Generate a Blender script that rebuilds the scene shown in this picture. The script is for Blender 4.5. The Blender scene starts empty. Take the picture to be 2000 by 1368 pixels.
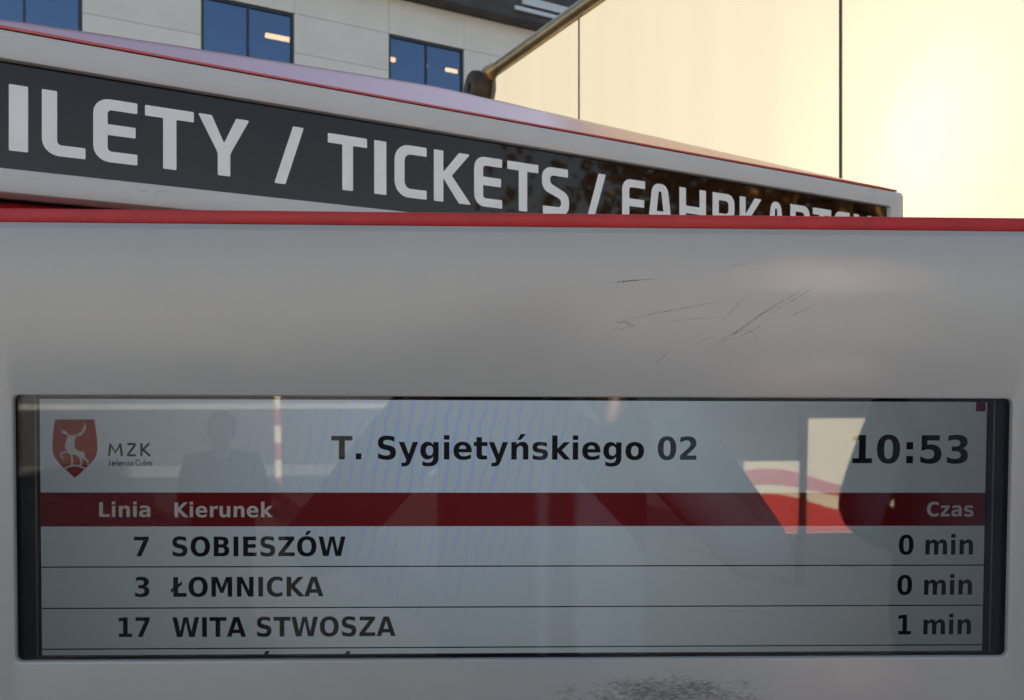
import bpy, bmesh, math, random
from mathutils import Vector, Matrix
from mathutils.geometry import tessellate_polygon
R = math.radians
random.seed(7)
C = bpy.context.scene.collection
sc = bpy.context.scene

# ------------------------------------------------------------------ camera, sky, sun, exposure
F, CX, HY, EYE = 1804.0, 1000.0, 730.0, 1.6          # focal length and horizon in photo pixels, eye height
cam = bpy.data.cameras.new('camera')
cam_ob = bpy.data.objects.new('camera', cam); C.objects.link(cam_ob)
cam_ob.location = (0, 0, EYE); cam_ob.rotation_euler = (R(90), 0, 0)
cam.sensor_width = 36; cam.sensor_fit = 'HORIZONTAL'
cam.lens = 36 * F / 2000; cam.shift_y = (HY - 684) / 2000
cam.clip_start = 0.01; cam.clip_end = 2000
cam.dof.use_dof = True; cam.dof.focus_distance = 0.80; cam.dof.aperture_fstop = 19
sc.camera = cam_ob

SUN_AZ, SUN_EL = 24.0, 13.2
w = bpy.data.worlds.new('World'); sc.world = w; w.use_nodes = True
nt = w.node_tree; sky = nt.nodes.new('ShaderNodeTexSky'); sky.sky_type = 'NISHITA'
sky.sun_disc = False; sky.dust_density = 0.5; sky.sun_elevation = R(SUN_EL); sky.sun_rotation = R(SUN_AZ)
nt.links.new(sky.outputs[0], nt.nodes['Background'].inputs[0])
nt.nodes['Background'].inputs[1].default_value = 0.066
sun = bpy.data.lights.new('sun', 'SUN'); sun.energy = 5.0; sun.angle = R(0.5); sun.color = (1, .93, .83)
so = bpy.data.objects.new('sun', sun); C.objects.link(so)
sd = Vector((math.sin(R(SUN_AZ)) * math.cos(R(SUN_EL)), math.cos(R(SUN_AZ)) * math.cos(R(SUN_EL)), math.sin(R(SUN_EL))))
so.rotation_euler = sd.to_track_quat('Z', 'Y').to_euler(); so.location = sd * 30
vs = sc.view_settings; vs.view_transform = 'Standard'; vs.look = 'None'; vs.gamma = 1; vs.use_curve_mapping = False
vs.exposure = 1.85

# ------------------------------------------------------------------ helpers
def tag(o, label=None, cat=None, group=None, kind=None):
    if label: o['label'] = label
    if cat: o['category'] = cat
    if group: o['group'] = group
    if kind: o['kind'] = kind
    return o
def link(name, me, parent=None, mw=None):
    o = bpy.data.objects.new(name, me); C.objects.link(o)
    if parent is not None: o.parent = parent
    if mw is not None: o.matrix_local = mw
    return o
def empty(name, mw=None):
    o = bpy.data.objects.new(name, None); C.objects.link(o); o.empty_display_size = .1
    if mw is not None: o.matrix_world = mw
    return o
def fin(name, bm, m, parent=None, smooth=False, mw=None, merge=True):
    bmesh.ops.recalc_face_normals(bm, faces=bm.faces)
    me = bpy.data.meshes.new(name); bm.to_mesh(me); bm.free()
    for x in (m if isinstance(m, (list, tuple)) else [m]): me.materials.append(x)
    if smooth:
        for p in me.polygons: p.use_smooth = True
        if smooth is not True: me.set_sharp_from_angle(angle=R(smooth))
    return link(name, me, parent, mw)
def box(bm, lo, hi, bev=0.0, seg=2, mi=0):
    r = bmesh.ops.create_cube(bm, size=1.0)
    vs_ = r['verts']
    for v in vs_:
        v.co = Vector([lo[i] + (v.co[i] + .5) * (hi[i] - lo[i]) for i in range(3)])
    fs = {f for v in vs_ for f in v.link_faces}
    for f in fs: f.material_index = mi
    if bev:
        es = list({e for v in vs_ for e in v.link_edges})
        bmesh.ops.bevel(bm, geom=es, offset=bev, segments=seg, affect='EDGES', profile=.5)
def tube(bm, p0, p1, r0, r1=None, n=16, cap=True, mi=0):
    r1 = r0 if r1 is None else r1
    p0, p1 = Vector(p0), Vector(p1); q = (p1 - p0).to_track_quat('Z', 'Y')
    a = [bm.verts.new(p0 + q @ Vector((math.cos(2*math.pi*i/n)*r0, math.sin(2*math.pi*i/n)*r0, 0))) for i in range(n)]
    b = [bm.verts.new(p1 + q @ Vector((math.cos(2*math.pi*i/n)*r1, math.sin(2*math.pi*i/n)*r1, 0))) for i in range(n)]
    fs = [bm.faces.new((a[i], a[(i+1) % n], b[(i+1) % n], b[i])) for i in range(n)]
    if cap: fs += [bm.faces.new(a[::-1]), bm.faces.new(b)]
    for f in fs: f.material_index = mi
def lathe(bm, prof, q, o, n=24):
    """prof: list of (radius, height) about local Z; q: quaternion; o: origin"""
    rings = []
    for r, h in prof:
        rings.append([bm.verts.new(o + q @ Vector((math.cos(2*math.pi*i/n)*r, math.sin(2*math.pi*i/n)*r, h))) for i in range(n)])
    for a, b in zip(rings, rings[1:]):
        for i in range(n): bm.faces.new((a[i], a[(i+1) % n], b[(i+1) % n], b[i]))
    bm.faces.new(rings[0][::-1]); bm.faces.new(rings[-1])
def flat(bm, loops, y=0.0, T=None):
    """fill loops of 2D points (outer and holes) as a sheet in the xz plane at depth y"""
    vl = [[Vector((x, z, 0)) for x, z in l] for l in loops]
    tris = tessellate_polygon(vl)
    pts = [bm.verts.new((p.x, y, p.y)) for l in vl for p in l]
    for t in tris:
        try: bm.faces.new([pts[i] for i in t])
        except ValueError: pass
def prism(bm, loop, y0, y1):
    n = len(loop)
    a = [bm.verts.new((x, y0, z)) for x, z in loop]; b = [bm.verts.new((x, y1, z)) for x, z in loop]
    for i in range(n): bm.faces.new((a[i], a[(i+1) % n], b[(i+1) % n], b[i]))
    bm.faces.new(a[::-1]); bm.faces.new(b)
def rrect(x0, z0, x1, z1, r, seg=6):
    out = []
    for cx, cz, a in ((x1-r, z1-r, 0), (x0+r, z1-r, 90), (x0+r, z0+r, 180), (x1-r, z0+r, 270)):
        for i in range(seg+1):
            t = R(a + 90*i/seg); out.append((cx + r*math.cos(t), cz + r*math.sin(t)))
    return out
def bridge(bm, la, lb):
    n = len(la)
    for i in range(n): bm.faces.new((la[i], la[(i+1) % n], lb[(i+1) % n], lb[i]))
def ring(bm, loop, y): return [bm.verts.new((x, y, z)) for x, z in loop]
def ribbon(bm, pts, w0, y=0.0, taper=False):
    n = len(pts); L = []
    for i, p in enumerate(pts):
        a = Vector(pts[max(0, i-1)]); b = Vector(pts[min(n-1, i+1)]); d = (b-a); d = d.normalized() if d.length else Vector((1, 0))
        nn = Vector((-d.y, d.x)); ww = w0 * (math.sin(math.pi*(i+.35)/(n-.3)) if taper else 1)
        L.append((bm.verts.new((p[0]+nn.x*ww/2, y, p[1]+nn.y*ww/2)), bm.verts.new((p[0]-nn.x*ww/2, y, p[1]-nn.y*ww/2))))
    for (a, b), (c, d) in zip(L, L[1:]): bm.faces.new((a, b, d, c))

# ------------------------------------------------------------------ materials
def new(name):
    m = bpy.data.materials.new(name); m.use_nodes = True; t = m.node_tree
    return m, t, t.nodes['Principled BSDF']
def N(t, typ, **k):
    n = t.nodes.new(typ)
    for a, v in k.items():
        if a.startswith('i_'): n.inputs[a[2:].replace('_', ' ')].default_value = v
        else: setattr(n, a, v)
    return n
def pmat(name, col, rough=.5, metal=0, coat=0, coat_r=.05, var=.06, scale=30, bump=0, bscale=400, spec=.5):
    m, t, b = new(name)
    b.inputs['Roughness'].default_value = rough; b.inputs['Metallic'].default_value = metal
    b.inputs['Coat Weight'].default_value = coat; b.inputs['Coat Roughness'].default_value = coat_r
    b.inputs['Specular IOR Level'].default_value = spec
    co = N(t, 'ShaderNodeTexCoord')
    ns = N(t, 'ShaderNodeTexNoise', i_Scale=scale, i_Detail=6.0); t.links.new(co.outputs['Object'], ns.inputs['Vector'])
    mr = N(t, 'ShaderNodeMapRange'); mr.inputs[1].default_value = .3; mr.inputs[2].default_value = .7
    mr.inputs[3].default_value = 1-var; mr.inputs[4].default_value = 1+var
    t.links.new(ns.outputs[0], mr.inputs[0])
    mx = N(t, 'ShaderNodeMix', data_type='RGBA', blend_type='MULTIPLY'); mx.inputs[0].default_value = 1
    mx.inputs[6].default_value = (*col, 1); t.links.new(mr.outputs[0], mx.inputs[7]); t.links.new(mx.outputs[2], b.inputs['Base Color'])
    if bump:
        n2 = N(t, 'ShaderNodeTexNoise', i_Scale=bscale, i_Detail=3.0); t.links.new(co.outputs['Object'], n2.inputs['Vector'])
        bp_ = N(t, 'ShaderNodeBump', i_Strength=bump, i_Distance=.001); t.links.new(n2.outputs[0], bp_.inputs['Height'])
        t.links.new(bp_.outputs[0], b.inputs['Normal'])
    return m
def schlick(t, f0):
    """reflectance of a thin pane from the angle between ray and surface (same on both sides)"""
    lw = N(t, 'ShaderNodeLayerWeight'); lw.inputs['Blend'].default_value = .5
    p = N(t, 'ShaderNodeMath', operation='POWER'); t.links.new(lw.outputs['Facing'], p.inputs[0]); p.inputs[1].default_value = 5
    mm = N(t, 'ShaderNodeMath', operation='MULTIPLY_ADD'); t.links.new(p.outputs[0], mm.inputs[0])
    mm.inputs[1].default_value = 1-f0; mm.inputs[2].default_value = f0
    return mm.outputs[0]
def glass(name, tint=(1, 1, 1), f0=.04, refl=(1, 1, 1), rough=0.0):
    m, t, b = new(name); t.nodes.remove(b); out = t.nodes['Material Output']
    tr = N(t, 'ShaderNodeBsdfTransparent'); tr.inputs[0].default_value = (*tint, 1)
    gl = N(t, 'ShaderNodeBsdfGlossy'); gl.inputs['Color'].default_value = (*refl, 1); gl.inputs['Roughness'].default_value = rough
    mx = N(t, 'ShaderNodeMixShader'); t.links.new(schlick(t, f0), mx.inputs[0]); t.links.new(tr.outputs[0], mx.inputs[1]); t.links.new(gl.outputs[0], mx.inputs[2])
    t.links.new(mx.outputs[0], out.inputs[0]); return m
SCREEN_FALL = 9.0
def lcd(name, col, moire=False):
    """liquid crystal display: gives off light that weakens away from its normal"""
    m, t, b = new(name); t.nodes.remove(b); out = t.nodes['Material Output']
    em = N(t, 'ShaderNodeEmission'); em.inputs['Color'].default_value = (*col, 1)
    lw = N(t, 'ShaderNodeLayerWeight'); lw.inputs['Blend'].default_value = .5
    s = N(t, 'ShaderNodeMath', operation='SUBTRACT'); s.inputs[0].default_value = 1; t.links.new(lw.outputs['Facing'], s.inputs[1])
    p = N(t, 'ShaderNodeMath', operation='POWER'); t.links.new(s.outputs[0], p.inputs[0]); p.inputs[1].default_value = SCREEN_FALL
    t.links.new(p.outputs[0], em.inputs['Strength'])
    if moire:
        co = N(t, 'ShaderNodeTexCoord')
        mp = N(t, 'ShaderNodeMapping'); mp.inputs['Rotation'].default_value = (0, R(-12), 0); t.links.new(co.outputs['Object'], mp.inputs[0])
        wv = N(t, 'ShaderNodeTexWave', bands_direction='X', i_Scale=36.0, i_Distortion=2.6, i_Detail=1.0); wv.inputs['Detail Scale'].default_value = 2.0
        t.links.new(mp.outputs[0], wv.inputs[0])
        rp = N(t, 'ShaderNodeValToRGB'); rp.color_ramp.elements[0].color = (.86, .84, 1.26, 1); rp.color_ramp.elements[1].color = (1.0, .96, 1.08, 1)
        e = rp.color_ramp.elements.new(.5); e.color = (.84, 1.08, .98, 1); t.links.new(wv.outputs[0], rp.inputs[0])
        sm = N(t, 'ShaderNodeMapping'); sm.inputs['Location'].default_value = (.37, 0, -.32); sm.inputs['Scale'].default_value = (5.6, 0, 6.4); t.links.new(co.outputs['Object'], sm.inputs[0])
        ln = N(t, 'ShaderNodeVectorMath', operation='LENGTH'); t.links.new(sm.outputs[0], ln.inputs[0])
        mr = N(t, 'ShaderNodeMapRange', interpolation_type='SMOOTHSTEP'); mr.inputs[1].default_value = 0; mr.inputs[2].default_value = 1.05; mr.inputs[3].default_value = 1; mr.inputs[4].default_value = .04
        t.links.new(ln.outputs['Value'], mr.inputs[0])
        mx = N(t, 'ShaderNodeMix', data_type='RGBA', blend_type='MULTIPLY'); t.links.new(mr.outputs[0], mx.inputs[0])
        mx.inputs[6].default_value = (*col, 1); t.links.new(rp.outputs[0], mx.inputs[7])
        t.links.new(mx.outputs[2], em.inputs['Color'])
    t.links.new(em.outputs[0], out.inputs[0]); return m
def emit(name, col, s):
    m, t, b = new(name); t.nodes.remove(b); e = N(t, 'ShaderNodeEmission'); e.inputs[0].default_value = (*col, 1); e.inputs[1].default_value = s
    t.links.new(e.outputs[0], t.nodes['Material Output'].inputs[0]); return m

M = {}
M['red'] = pmat('red_paint', (.46, .014, .020), .40, coat=0, spec=.4, coat_r=.12, var=.10, scale=60)
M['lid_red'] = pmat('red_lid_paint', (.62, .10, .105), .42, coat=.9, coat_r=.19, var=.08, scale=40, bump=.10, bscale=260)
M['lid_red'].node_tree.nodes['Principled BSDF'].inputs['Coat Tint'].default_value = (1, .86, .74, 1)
M['frame'] = pmat('sign_frame_paint', (.60, .60, .61), .42, var=.03, scale=12, bump=.05, bscale=700)
M['sign_black'] = pmat('sign_black_acrylic', (.004, .0036, .004), .03, var=.05, spec=.80)
M['sign_black'].node_tree.nodes['Principled BSDF'].inputs['Specular Tint'].default_value = (1, .78, .68, 1)
M['sign_white'] = pmat('sign_white_acrylic', (.90, .90, .91), .12, var=.02)
M['bezel'] = pmat('black_bezel', (.007, .007, .0075), .6, var=.2, scale=80, spec=.08)
M['gasket'] = pmat('dark_gasket', (.030, .031, .034), .5, var=.2)
M['glass'] = glass('display_glass', (.99, .99, .99), .037, rough=.02)
M['lcd_white'] = lcd('lcd_white', (0.06531, 0.07700, 0.08454), True)
M['lcd_red'] = lcd('lcd_red', (0.01953, 0.00189, 0.00239))
M['lcd_crest'] = lcd('lcd_crest_red', (0.03150, 0.00357, 0.00336))
M['lcd_black'] = lcd('lcd_black', (0.00205, 0.00205, 0.00240))
M['lcd_grey'] = lcd('lcd_grey', (0.01233, 0.01301, 0.01438))
M['lcd_text'] = lcd('lcd_white_text', (0.06507, 0.06507, 0.06663))
M['lcd_line'] = lcd('lcd_line', (0.00240, 0.00274, 0.00308))
M['lcd_icon'] = lcd('lcd_icon', (0.01726, 0.00247, 0.00247))
M['clad'] = pmat('facade_panel', (.80, .73, .675), .6, var=.05, scale=.7)
M['clad_b'] = pmat('facade_panel_b', (.78, .715, .66), .6, var=.05, scale=.9)
M['joint'] = pmat('facade_joint', (.60, .57, .54), .8)
M['attic'] = pmat('attic_dark', (.055, .053, .052), .6, var=.25, scale=1.5)
M['winframe'] = pmat('window_frame', (.028, .034, .045), .4)
M['winglass'] = glass('solar_glass', (.52, .46, .38), .34, (.38, .50, .76))
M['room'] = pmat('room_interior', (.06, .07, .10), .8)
M['lamp'] = emit('lit_tube', (1, .80, .52), 2.6)
M['steel'] = pmat('worn_steel', (.52, .37, .20), .33, metal=.9, var=.25, scale=12)
M['steel_dark'] = pmat('dark_fitting', (.050, .034, .020), .5, metal=.2, var=.3, scale=25)
M['seam'] = pmat('seam_profile', (.12, .11, .075), .6)

M['gutter'] = pmat('light_metal', (.62, .63, .66), .45, metal=.2)
M['body_grey'] = pmat('machine_side', (.36, .36, .36), .45)
M['pole'] = pmat('grey_post', (.16, .16, .165), .45, metal=.4)

def panel_mat():
    m, t, b = new('frosted_panel'); t.nodes.remove(b); out = t.nodes['Material Output']
    co = N(t, 'ShaderNodeTexCoord')
    ns = N(t, 'ShaderNodeTexNoise', i_Scale=1.6, i_Detail=3.0); mp = N(t, 'ShaderNodeMapping'); mp.inputs['Scale'].default_value = (5.0, 5.0, .22)
    t.links.new(co.outputs['Object'], mp.inputs[0]); t.links.new(mp.outputs[0], ns.inputs['Vector'])
    rp = N(t, 'ShaderNodeValToRGB'); rp.color_ramp.elements[0].position = .35; rp.color_ramp.elements[1].position = .7
    rp.color_ramp.elements[0].color = (0.186, 0.169, 0.138, 1); rp.color_ramp.elements[1].color = (0.198, 0.181, 0.142, 1)
    t.links.new(ns.outputs[0], rp.inputs[0])
    tl = N(t, 'ShaderNodeBsdfTranslucent'); t.links.new(rp.outputs[0], tl.inputs[0])
    prev = tl.outputs[0]
    for ior, wgt in ((1.45, .0034), (1/1.12, .0004), (1/1.5, .0030)):
        rf = N(t, 'ShaderNodeBsdfRefraction', i_IOR=ior, i_Roughness=1.0); rf.inputs[0].default_value = (.95, .90, .74, 1)
        a = N(t, 'ShaderNodeMixShader'); a.inputs[0].default_value = wgt; t.links.new(prev, a.inputs[1]); t.links.new(rf.outputs[0], a.inputs[2]); prev = a.outputs[0]
    df = N(t, 'ShaderNodeBsdfDiffuse'); df.inputs[0].default_value = (.7, .66, .56, 1)
    c = N(t, 'ShaderNodeMixShader'); c.inputs[0].default_value = .12; t.links.new(prev, c.inputs[1]); t.links.new(df.outputs[0], c.inputs[2])
    t.links.new(c.outputs[0], out.inputs[0]); return m
def seam_mat(name, c):
    m, t, b = new(name); b.inputs['Base Color'].default_value = (*c, 1); tl = N(t, 'ShaderNodeBsdfTranslucent'); tl.inputs[0].default_value = (*c, 1)
    mx = N(t, 'ShaderNodeMixShader'); mx.inputs[0].default_value = .8; t.links.new(b.outputs[0], mx.inputs[1]); t.links.new(tl.outputs[0], mx.inputs[2]); t.links.new(mx.outputs[0], t.nodes['Material Output'].inputs[0]); return m
M['seam_pale'] = seam_mat('pale_seam_gasket', (.16, .145, .11)); M['seam_olive'] = seam_mat('olive_seam_gasket', (.045, .042, .026))
M['frost'] = panel_mat()
def clear_back():
    m, t, b = new('panel_clear_face'); t.nodes.remove(b); tr = N(t, 'ShaderNodeBsdfTransparent'); tr.inputs[0].default_value = (.96, .95, .92, 1)
    t.links.new(tr.outputs[0], t.nodes['Material Output'].inputs[0]); return m
M['clear'] = clear_back()

# ------------------------------------------------------------------ where a photo pixel's ray meets a plane
def ray(px, py): return Vector(((px-CX)/F, 1.0, (HY-py)/F))
EYEV = Vector((0, 0, EYE))
RB = Matrix.Rotation(0.0312873, 4, 'Z') @ Matrix.Rotation(0.0043453, 4, 'Y') @ Matrix.Rotation(0.0297939, 4, 'X')
BOARD = Matrix.Translation(EYEV + Vector((0.0061014, 0.68, -0.1134797))) @ RB
BINV = BOARD.inverted()
def bp(px, py, d=0.0):
    """pixel -> (x, z) in the board's own plane at depth d"""
    o = BINV @ EYEV; v = (BINV.to_3x3() @ ray(px, py)); k = (d - o.y)/v.y
    return (o.x + v.x*k, o.z + v.z*k)
def bl(loop, d=0.0): return [bp(x, y, d) for x, y in loop]

# ------------------------------------------------------------------ ground
def ground_mat():
    m = pmat('paving', (.30, .27, .235), .8, var=.18, scale=1.3); t = m.node_tree; b = t.nodes['Principled BSDF']
    co = N(t, 'ShaderNodeTexCoord'); br = N(t, 'ShaderNodeTexBrick', i_Scale=2.5); t.links.new(co.outputs['Object'], br.inputs['Vector'])
    br.inputs['Color1'].default_value = (.085, .078, .072, 1); br.inputs['Color2'].default_value = (.07, .065, .06, 1); br.inputs['Mortar'].default_value = (.07, .065, .06, 1)
    br.inputs['Mortar Size'].default_value = .012; t.links.new(br.outputs[0], b.inputs['Base Color']); return m
bm = bmesh.new(); bmesh.ops.create_grid(bm, x_segments=2, y_segments=2, size=900)
tag(fin('ground', bm, ground_mat()), kind='structure')
bm = bmesh.new(); box(bm, (-80, -15.5, -.05), (80, -8.5, .004))
tag(fin('road', bm, pmat('asphalt', (.19, .18, .165), .85, var=.2, scale=3)), kind='structure')
bm = bmesh.new(); box(bm, (-80, -27.2, -.05), (80, -15.503, .10))
tag(fin('pavement', bm, pmat('concrete_paving', (.40, .375, .345), .85, var=.1, scale=2)), kind='structure')
bm = bmesh.new(); box(bm, (-80, -8.5, -.05), (80, -8.3, .12), .01)
tag(fin('kerb', bm, pmat('kerb_stone', (.17, .165, .155), .8, var=.12, scale=4)), kind='structure')

# ------------------------------------------------------------------ office building behind
BA = math.atan((3900-CX)/F); BD = Vector((math.sin(BA), math.cos(BA), 0)); BN = Vector((math.cos(BA), -math.sin(BA), 0))
z0 = 60960/3507.0; BO = Vector(((393-CX)/F*z0, z0, 0))
BM = Matrix(((BD.x, -BN.x, 0, BO.x), (BD.y, -BN.y, 0, BO.y), (0, 0, 1, 0), (0, 0, 0, 1)))   # local x along the front, y into the building
BMI = BM.inverted()
def fp(px, py, d=0.0):
    o = BMI @ EYEV; v = BMI.to_3x3() @ ray(px, py); k = (d-o.y)/v.y
    return o.x+v.x*k, o.z+v.z*k
WW, PITCH = 1.8, 3.843
ZT, ZB, ZE = EYE+7.15, EYE+7.15-1.56, EYE+7.92
bld = tag(empty('office_building', BM), 'pale panelled office block with blue windows and a dark roof storey behind the ticket machine', 'building')
xl, xr = -2*PITCH-1.02, 4*PITCH-1.02
ks = range(-2, 4)
bm = bmesh.new()       # core wall with the window openings left open
def wallbox(x0, x1, za, zb): box(bm, (x0, .06, za), (x1, .30, zb))
wallbox(xl, xr, 0, ZB); wallbox(xl, xr, ZT, ZE)
for k in list(ks)+[4]:
    a = xl if k == -2 else (k-1)*PITCH+WW
    b = xr if k == 4 else k*PITCH
    wallbox(a, b, ZB+.0, ZT)
fin('wall', bm, M['joint'], bld)
bm = bmesh.new(); box(bm, (xl, 4.0, 0), (xr, 14, ZE)); fin('building_core', bm, M['joint'], bld)
g = .006
cols = []
for k in ks: cols += [(k*PITCH-(PITCH-WW), k*PITCH, False), (k*PITCH, k*PITCH+WW, True)]
rows = [(ZT, ZE), (ZT-.78, ZT), (ZB, ZT-.78), (ZB-.78, ZB), (ZB-1.56, ZB-.78), (ZB-2.34, ZB-1.56)]
cache = {}
for x0, x1, win in cols:
    for i, (a, b) in enumerate(rows):
        if win and i in (1, 2): continue
        key = (win, i); bx = None
        if key not in cache:
            bm = bmesh.new(); box(bm, (g/2, 0, a+g/2), (x1-x0-g/2, .058, b-g/2), .004, 1)
            o = fin('cladding_panel', bm, random.choice((M['clad'], M['clad_b'])), bld); cache[key] = o.data
        else: o = link('cladding_panel', cache[key], bld)
        o.location = (x0, random.uniform(-.002, .002), 0)
bm = bmesh.new(); box(bm, (g/2, 0, .02), (xr-xl-g/2, .05, ZB-2.36)); fin('plinth', bm, M['clad'], bld).location = (xl, 0, 0)
fm = pm = mm = None
for k in ks:
    if fm is None:
        bm = bmesh.new()
        outer = [(0.002, ZB+.002), (WW-.002, ZB+.002), (WW-.002, ZT-.002), (.002, ZT-.002)]; t_ = .055
        inner = [(t_, ZB+t_), (WW-t_, ZB+t_), (WW-t_, ZT-t_), (t_, ZT-t_)]
        oa, ia = ring(bm, outer, .035), ring(bm, inner, .035); ob, ib = ring(bm, outer, .12), ring(bm, inner, .12)
        bridge(bm, oa, ia); bridge(bm, ob, ib); bridge(bm, oa, ob); bridge(bm, ia, ib)
        fo = fin('window', bm, M['winframe'], bld); fm = fo.data
        bm = bmesh.new(); box(bm, (.915*WW/1.8-.035, .037, ZB+.056), (.915*WW/1.8+.0, .11, ZT-.056)); mo = fin('mullion', bm, M['winframe'], fo); mm = mo.data
        bm = bmesh.new(); box(bm, (.058, .070, ZB+.058), (.877, .082, ZT-.058)); po = fin('pane', bm, M['winglass'], fo); pm = po.data
        bm = bmesh.new(); box(bm, (.918, .070, ZB+.058), (WW-.058, .082, ZT-.058)); po2 = fin('pane', bm, M['winglass'], fo); pm2 = po2.data
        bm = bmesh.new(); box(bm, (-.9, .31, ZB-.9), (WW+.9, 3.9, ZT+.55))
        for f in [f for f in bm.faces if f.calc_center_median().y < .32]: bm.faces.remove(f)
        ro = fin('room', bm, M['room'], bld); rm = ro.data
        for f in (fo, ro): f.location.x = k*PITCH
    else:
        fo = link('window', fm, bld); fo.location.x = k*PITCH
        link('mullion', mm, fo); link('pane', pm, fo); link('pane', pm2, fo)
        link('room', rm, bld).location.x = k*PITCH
for (xa, ya, xb, yb, d, th) in ((519, 69, 569, 78.5, 1.6, .085), (871, 136, 912, 146, 1.6, .075), (762, 116, 771, 118, 1.6, .085), (832, 129, 834, 129.6, 2.6, .05)):
    a, b = fp(xa, ya, d), fp(xb, yb, d); bm = bmesh.new()
    tube(bm, (a[0], d, a[1]), (b[0], d, a[1]-.001), th/2+.01, n=10); fin('ceiling_lamp', bm, M['lamp'], bld)
bm = bmesh.new(); box(bm, (xl-.3, -.42, ZE+.003), (xr+.3, 13.5, ZE+.38), .02); fin('eave', bm, M['attic'], bld)
bm = bmesh.new(); box(bm, (xl, .25, ZE+.38), (xr, 13, ZE+2.4), .02); fin('attic_wall', bm, M['attic'], bld)
ga, gb = fp(1005, 16, -.45), fp(1100, 30, -.45)
bm = bmesh.new(); box(bm, (ga[0], -.50, ga[1]-.04), (gb[0]+6, -.425, ga[1]+.055), .012); fin('gutter', bm, M['gutter'], bld)
bm = bmesh.new(); box(bm, (ga[0]+.2, -.50, ga[1]+.12), (gb[0]+6, -.425, ga[1]+.30), .012); fin('gutter', bm, M['gutter'], bld)

# ------------------------------------------------------------------ shelter with frosted panels and a tube rail
PA = math.atan((140-CX)/F); PD = Vector((math.sin(PA), math.cos(PA), 0)); PN = Vector((-math.cos(PA), math.sin(PA), 0))  # PN: towards the camera side
def pz(px): return 3154.0/(px-140)
def ppos(px, h=0.0): y = pz(px); return Vector(((px-CX)/F*y, y, h))
P0 = ppos(1130)
PM = Matrix(((-PD.x, -PN.x, 0, P0.x), (-PD.y, -PN.y, 0, P0.y), (0, 0, 1, 0), (0, 0, 0, 1)))  # local x toward the camera, y away behind the glass
PMI = PM.inverted()
xs = [(PMI @ ppos(p)).x for p in (957, 1130, 1640)]; xs.append(xs[2] + .52)
TOPZ = EYE + 1.225
sh = tag(empty('bus_shelter', PM), 'glowing cream frosted glass shelter wall under a brown metal tube rail, behind the ticket sign', 'shelter')
for i in range(3):
    bm = bmesh.new(); gap = .0010
    box(bm, (xs[i]+gap, 0, .12), (xs[i+1]-.0010, .010, TOPZ+.01))
    bm.faces.ensure_lookup_table()
    for f in bm.faces:
        f.normal_update()
        f.material_index = 0 if f.normal.y < -.5 else 1
    fin('glass_panel', bm, [M['frost'], M['clear']], sh)
for i, w_, m_ in ((1, .0036, 'seam_pale'), (2, .0026, 'seam_olive')):
    bm = bmesh.new(); box(bm, (xs[i]-w_/2, -.0008, .10), (xs[i]+w_/2, .008, TOPZ)); fin('seam_profile', bm, M[m_], sh)
bm = bmesh.new(); tube(bm, (xs[0]-.05, .005, TOPZ+.029), (xs[3]+.03, .005, TOPZ+.029), .029, n=28); fin('rail', bm, M['steel'], sh, 40)
bm = bmesh.new(); tube(bm, (xs[0]-.062, .02, 0), (xs[0]-.062, .02, TOPZ-.06), .026, n=24); fin('post', bm, M['steel_dark'], sh, 40)
bm = bmesh.new(); tube(bm, (xs[3]+.035, .02, 0), (xs[3]+.035, .02, TOPZ), .026, n=24); fin('post', bm, M['steel_dark'], sh, 40)
bm = bmesh.new(); box(bm, (xs[0], -.012, .06), (xs[3], .022, .118), .004); fin('bottom_rail', bm, M['steel_dark'], sh)
# corner fitting: barrel clamp with an open socket
q = Vector((-.05, -1, .03)).to_track_quat('Z', 'Y'); o_ = Vector((xs[0]-.058, -.006, TOPZ-.026))
CS = 1.28; bm = bmesh.new(); lathe(bm, [(a_*CS, b2*CS) for a_, b2 in [(.020, -.055), (.050, -.055), (.058, -.047), (.060, -.03), (.060, .03), (.057, .044), (.050, .050), (.017, .050), (.014, .047), (.014, .034), (.005, .032)]], q, o_)
fit_ = fin('corner_clamp', bm, M['steel_dark'], sh, 35)
bm = bmesh.new(); lathe(bm, [(.006, .011), (.014, .011), (.014, .024), (.010, .028), (.003, .028)], q, o_, 6); fin('bolt', bm, M['steel'], fit_)
bm = bmesh.new(); lathe(bm, [(.030, -.03), (.038, -.03), (.040, 0), (.038, .03), (.030, .03)], Vector((1, 0, 0)).to_track_quat('Z', 'Y'), Vector((xs[0]+.005, .005, TOPZ+.027))); fin('collar', bm, M['steel'], fit_, 40)

# ------------------------------------------------------------------ ticket machine with lit sign box and red lid
SA = math.atan((3700-CX)/F); SD = Vector((math.sin(SA), math.cos(SA), 0)); SN = Vector((math.cos(SA), -math.sin(SA), 0))
def sz(px): return 3025.6/(3700-px)
S0 = Vector(((37-CX)/F*sz(37), sz(37), 0))
SM = Matrix(((SD.x, -SN.x, 0, S0.x), (SD.y, -SN.y, 0, S0.y), (0, 0, 1, 0), (0, 0, 0, 1)))
SMI = SM.inverted()
def st(px):
    y = sz(px); return (SMI @ Vector(((px-CX)/F*y, y, 0))).x
tL, tR = -.150, st(1766)
zt, zb = EYE+.3062, EYE+.1605
pzt, pzb = EYE+.2795, EYE+.1827
pL, pR = tL+.030, st(1741)
tm = tag(empty('ticket_machine', SM), 'red ticket machine with a white lettered black sign behind the display board', 'ticket machine')
bm = bmesh.new()
b_ = .004
def loop4(o, r): return rrect(tL+o, zb+o, tR-o, zt-o, max(r-o, .001), 5)
L0, L1, L2 = ring(bm, loop4(0, .009), .030), ring(bm, loop4(0, .009), b_), ring(bm, loop4(b_*.3, .009), b_*.3)
L3 = ring(bm, loop4(b_, .009), 0)
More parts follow.
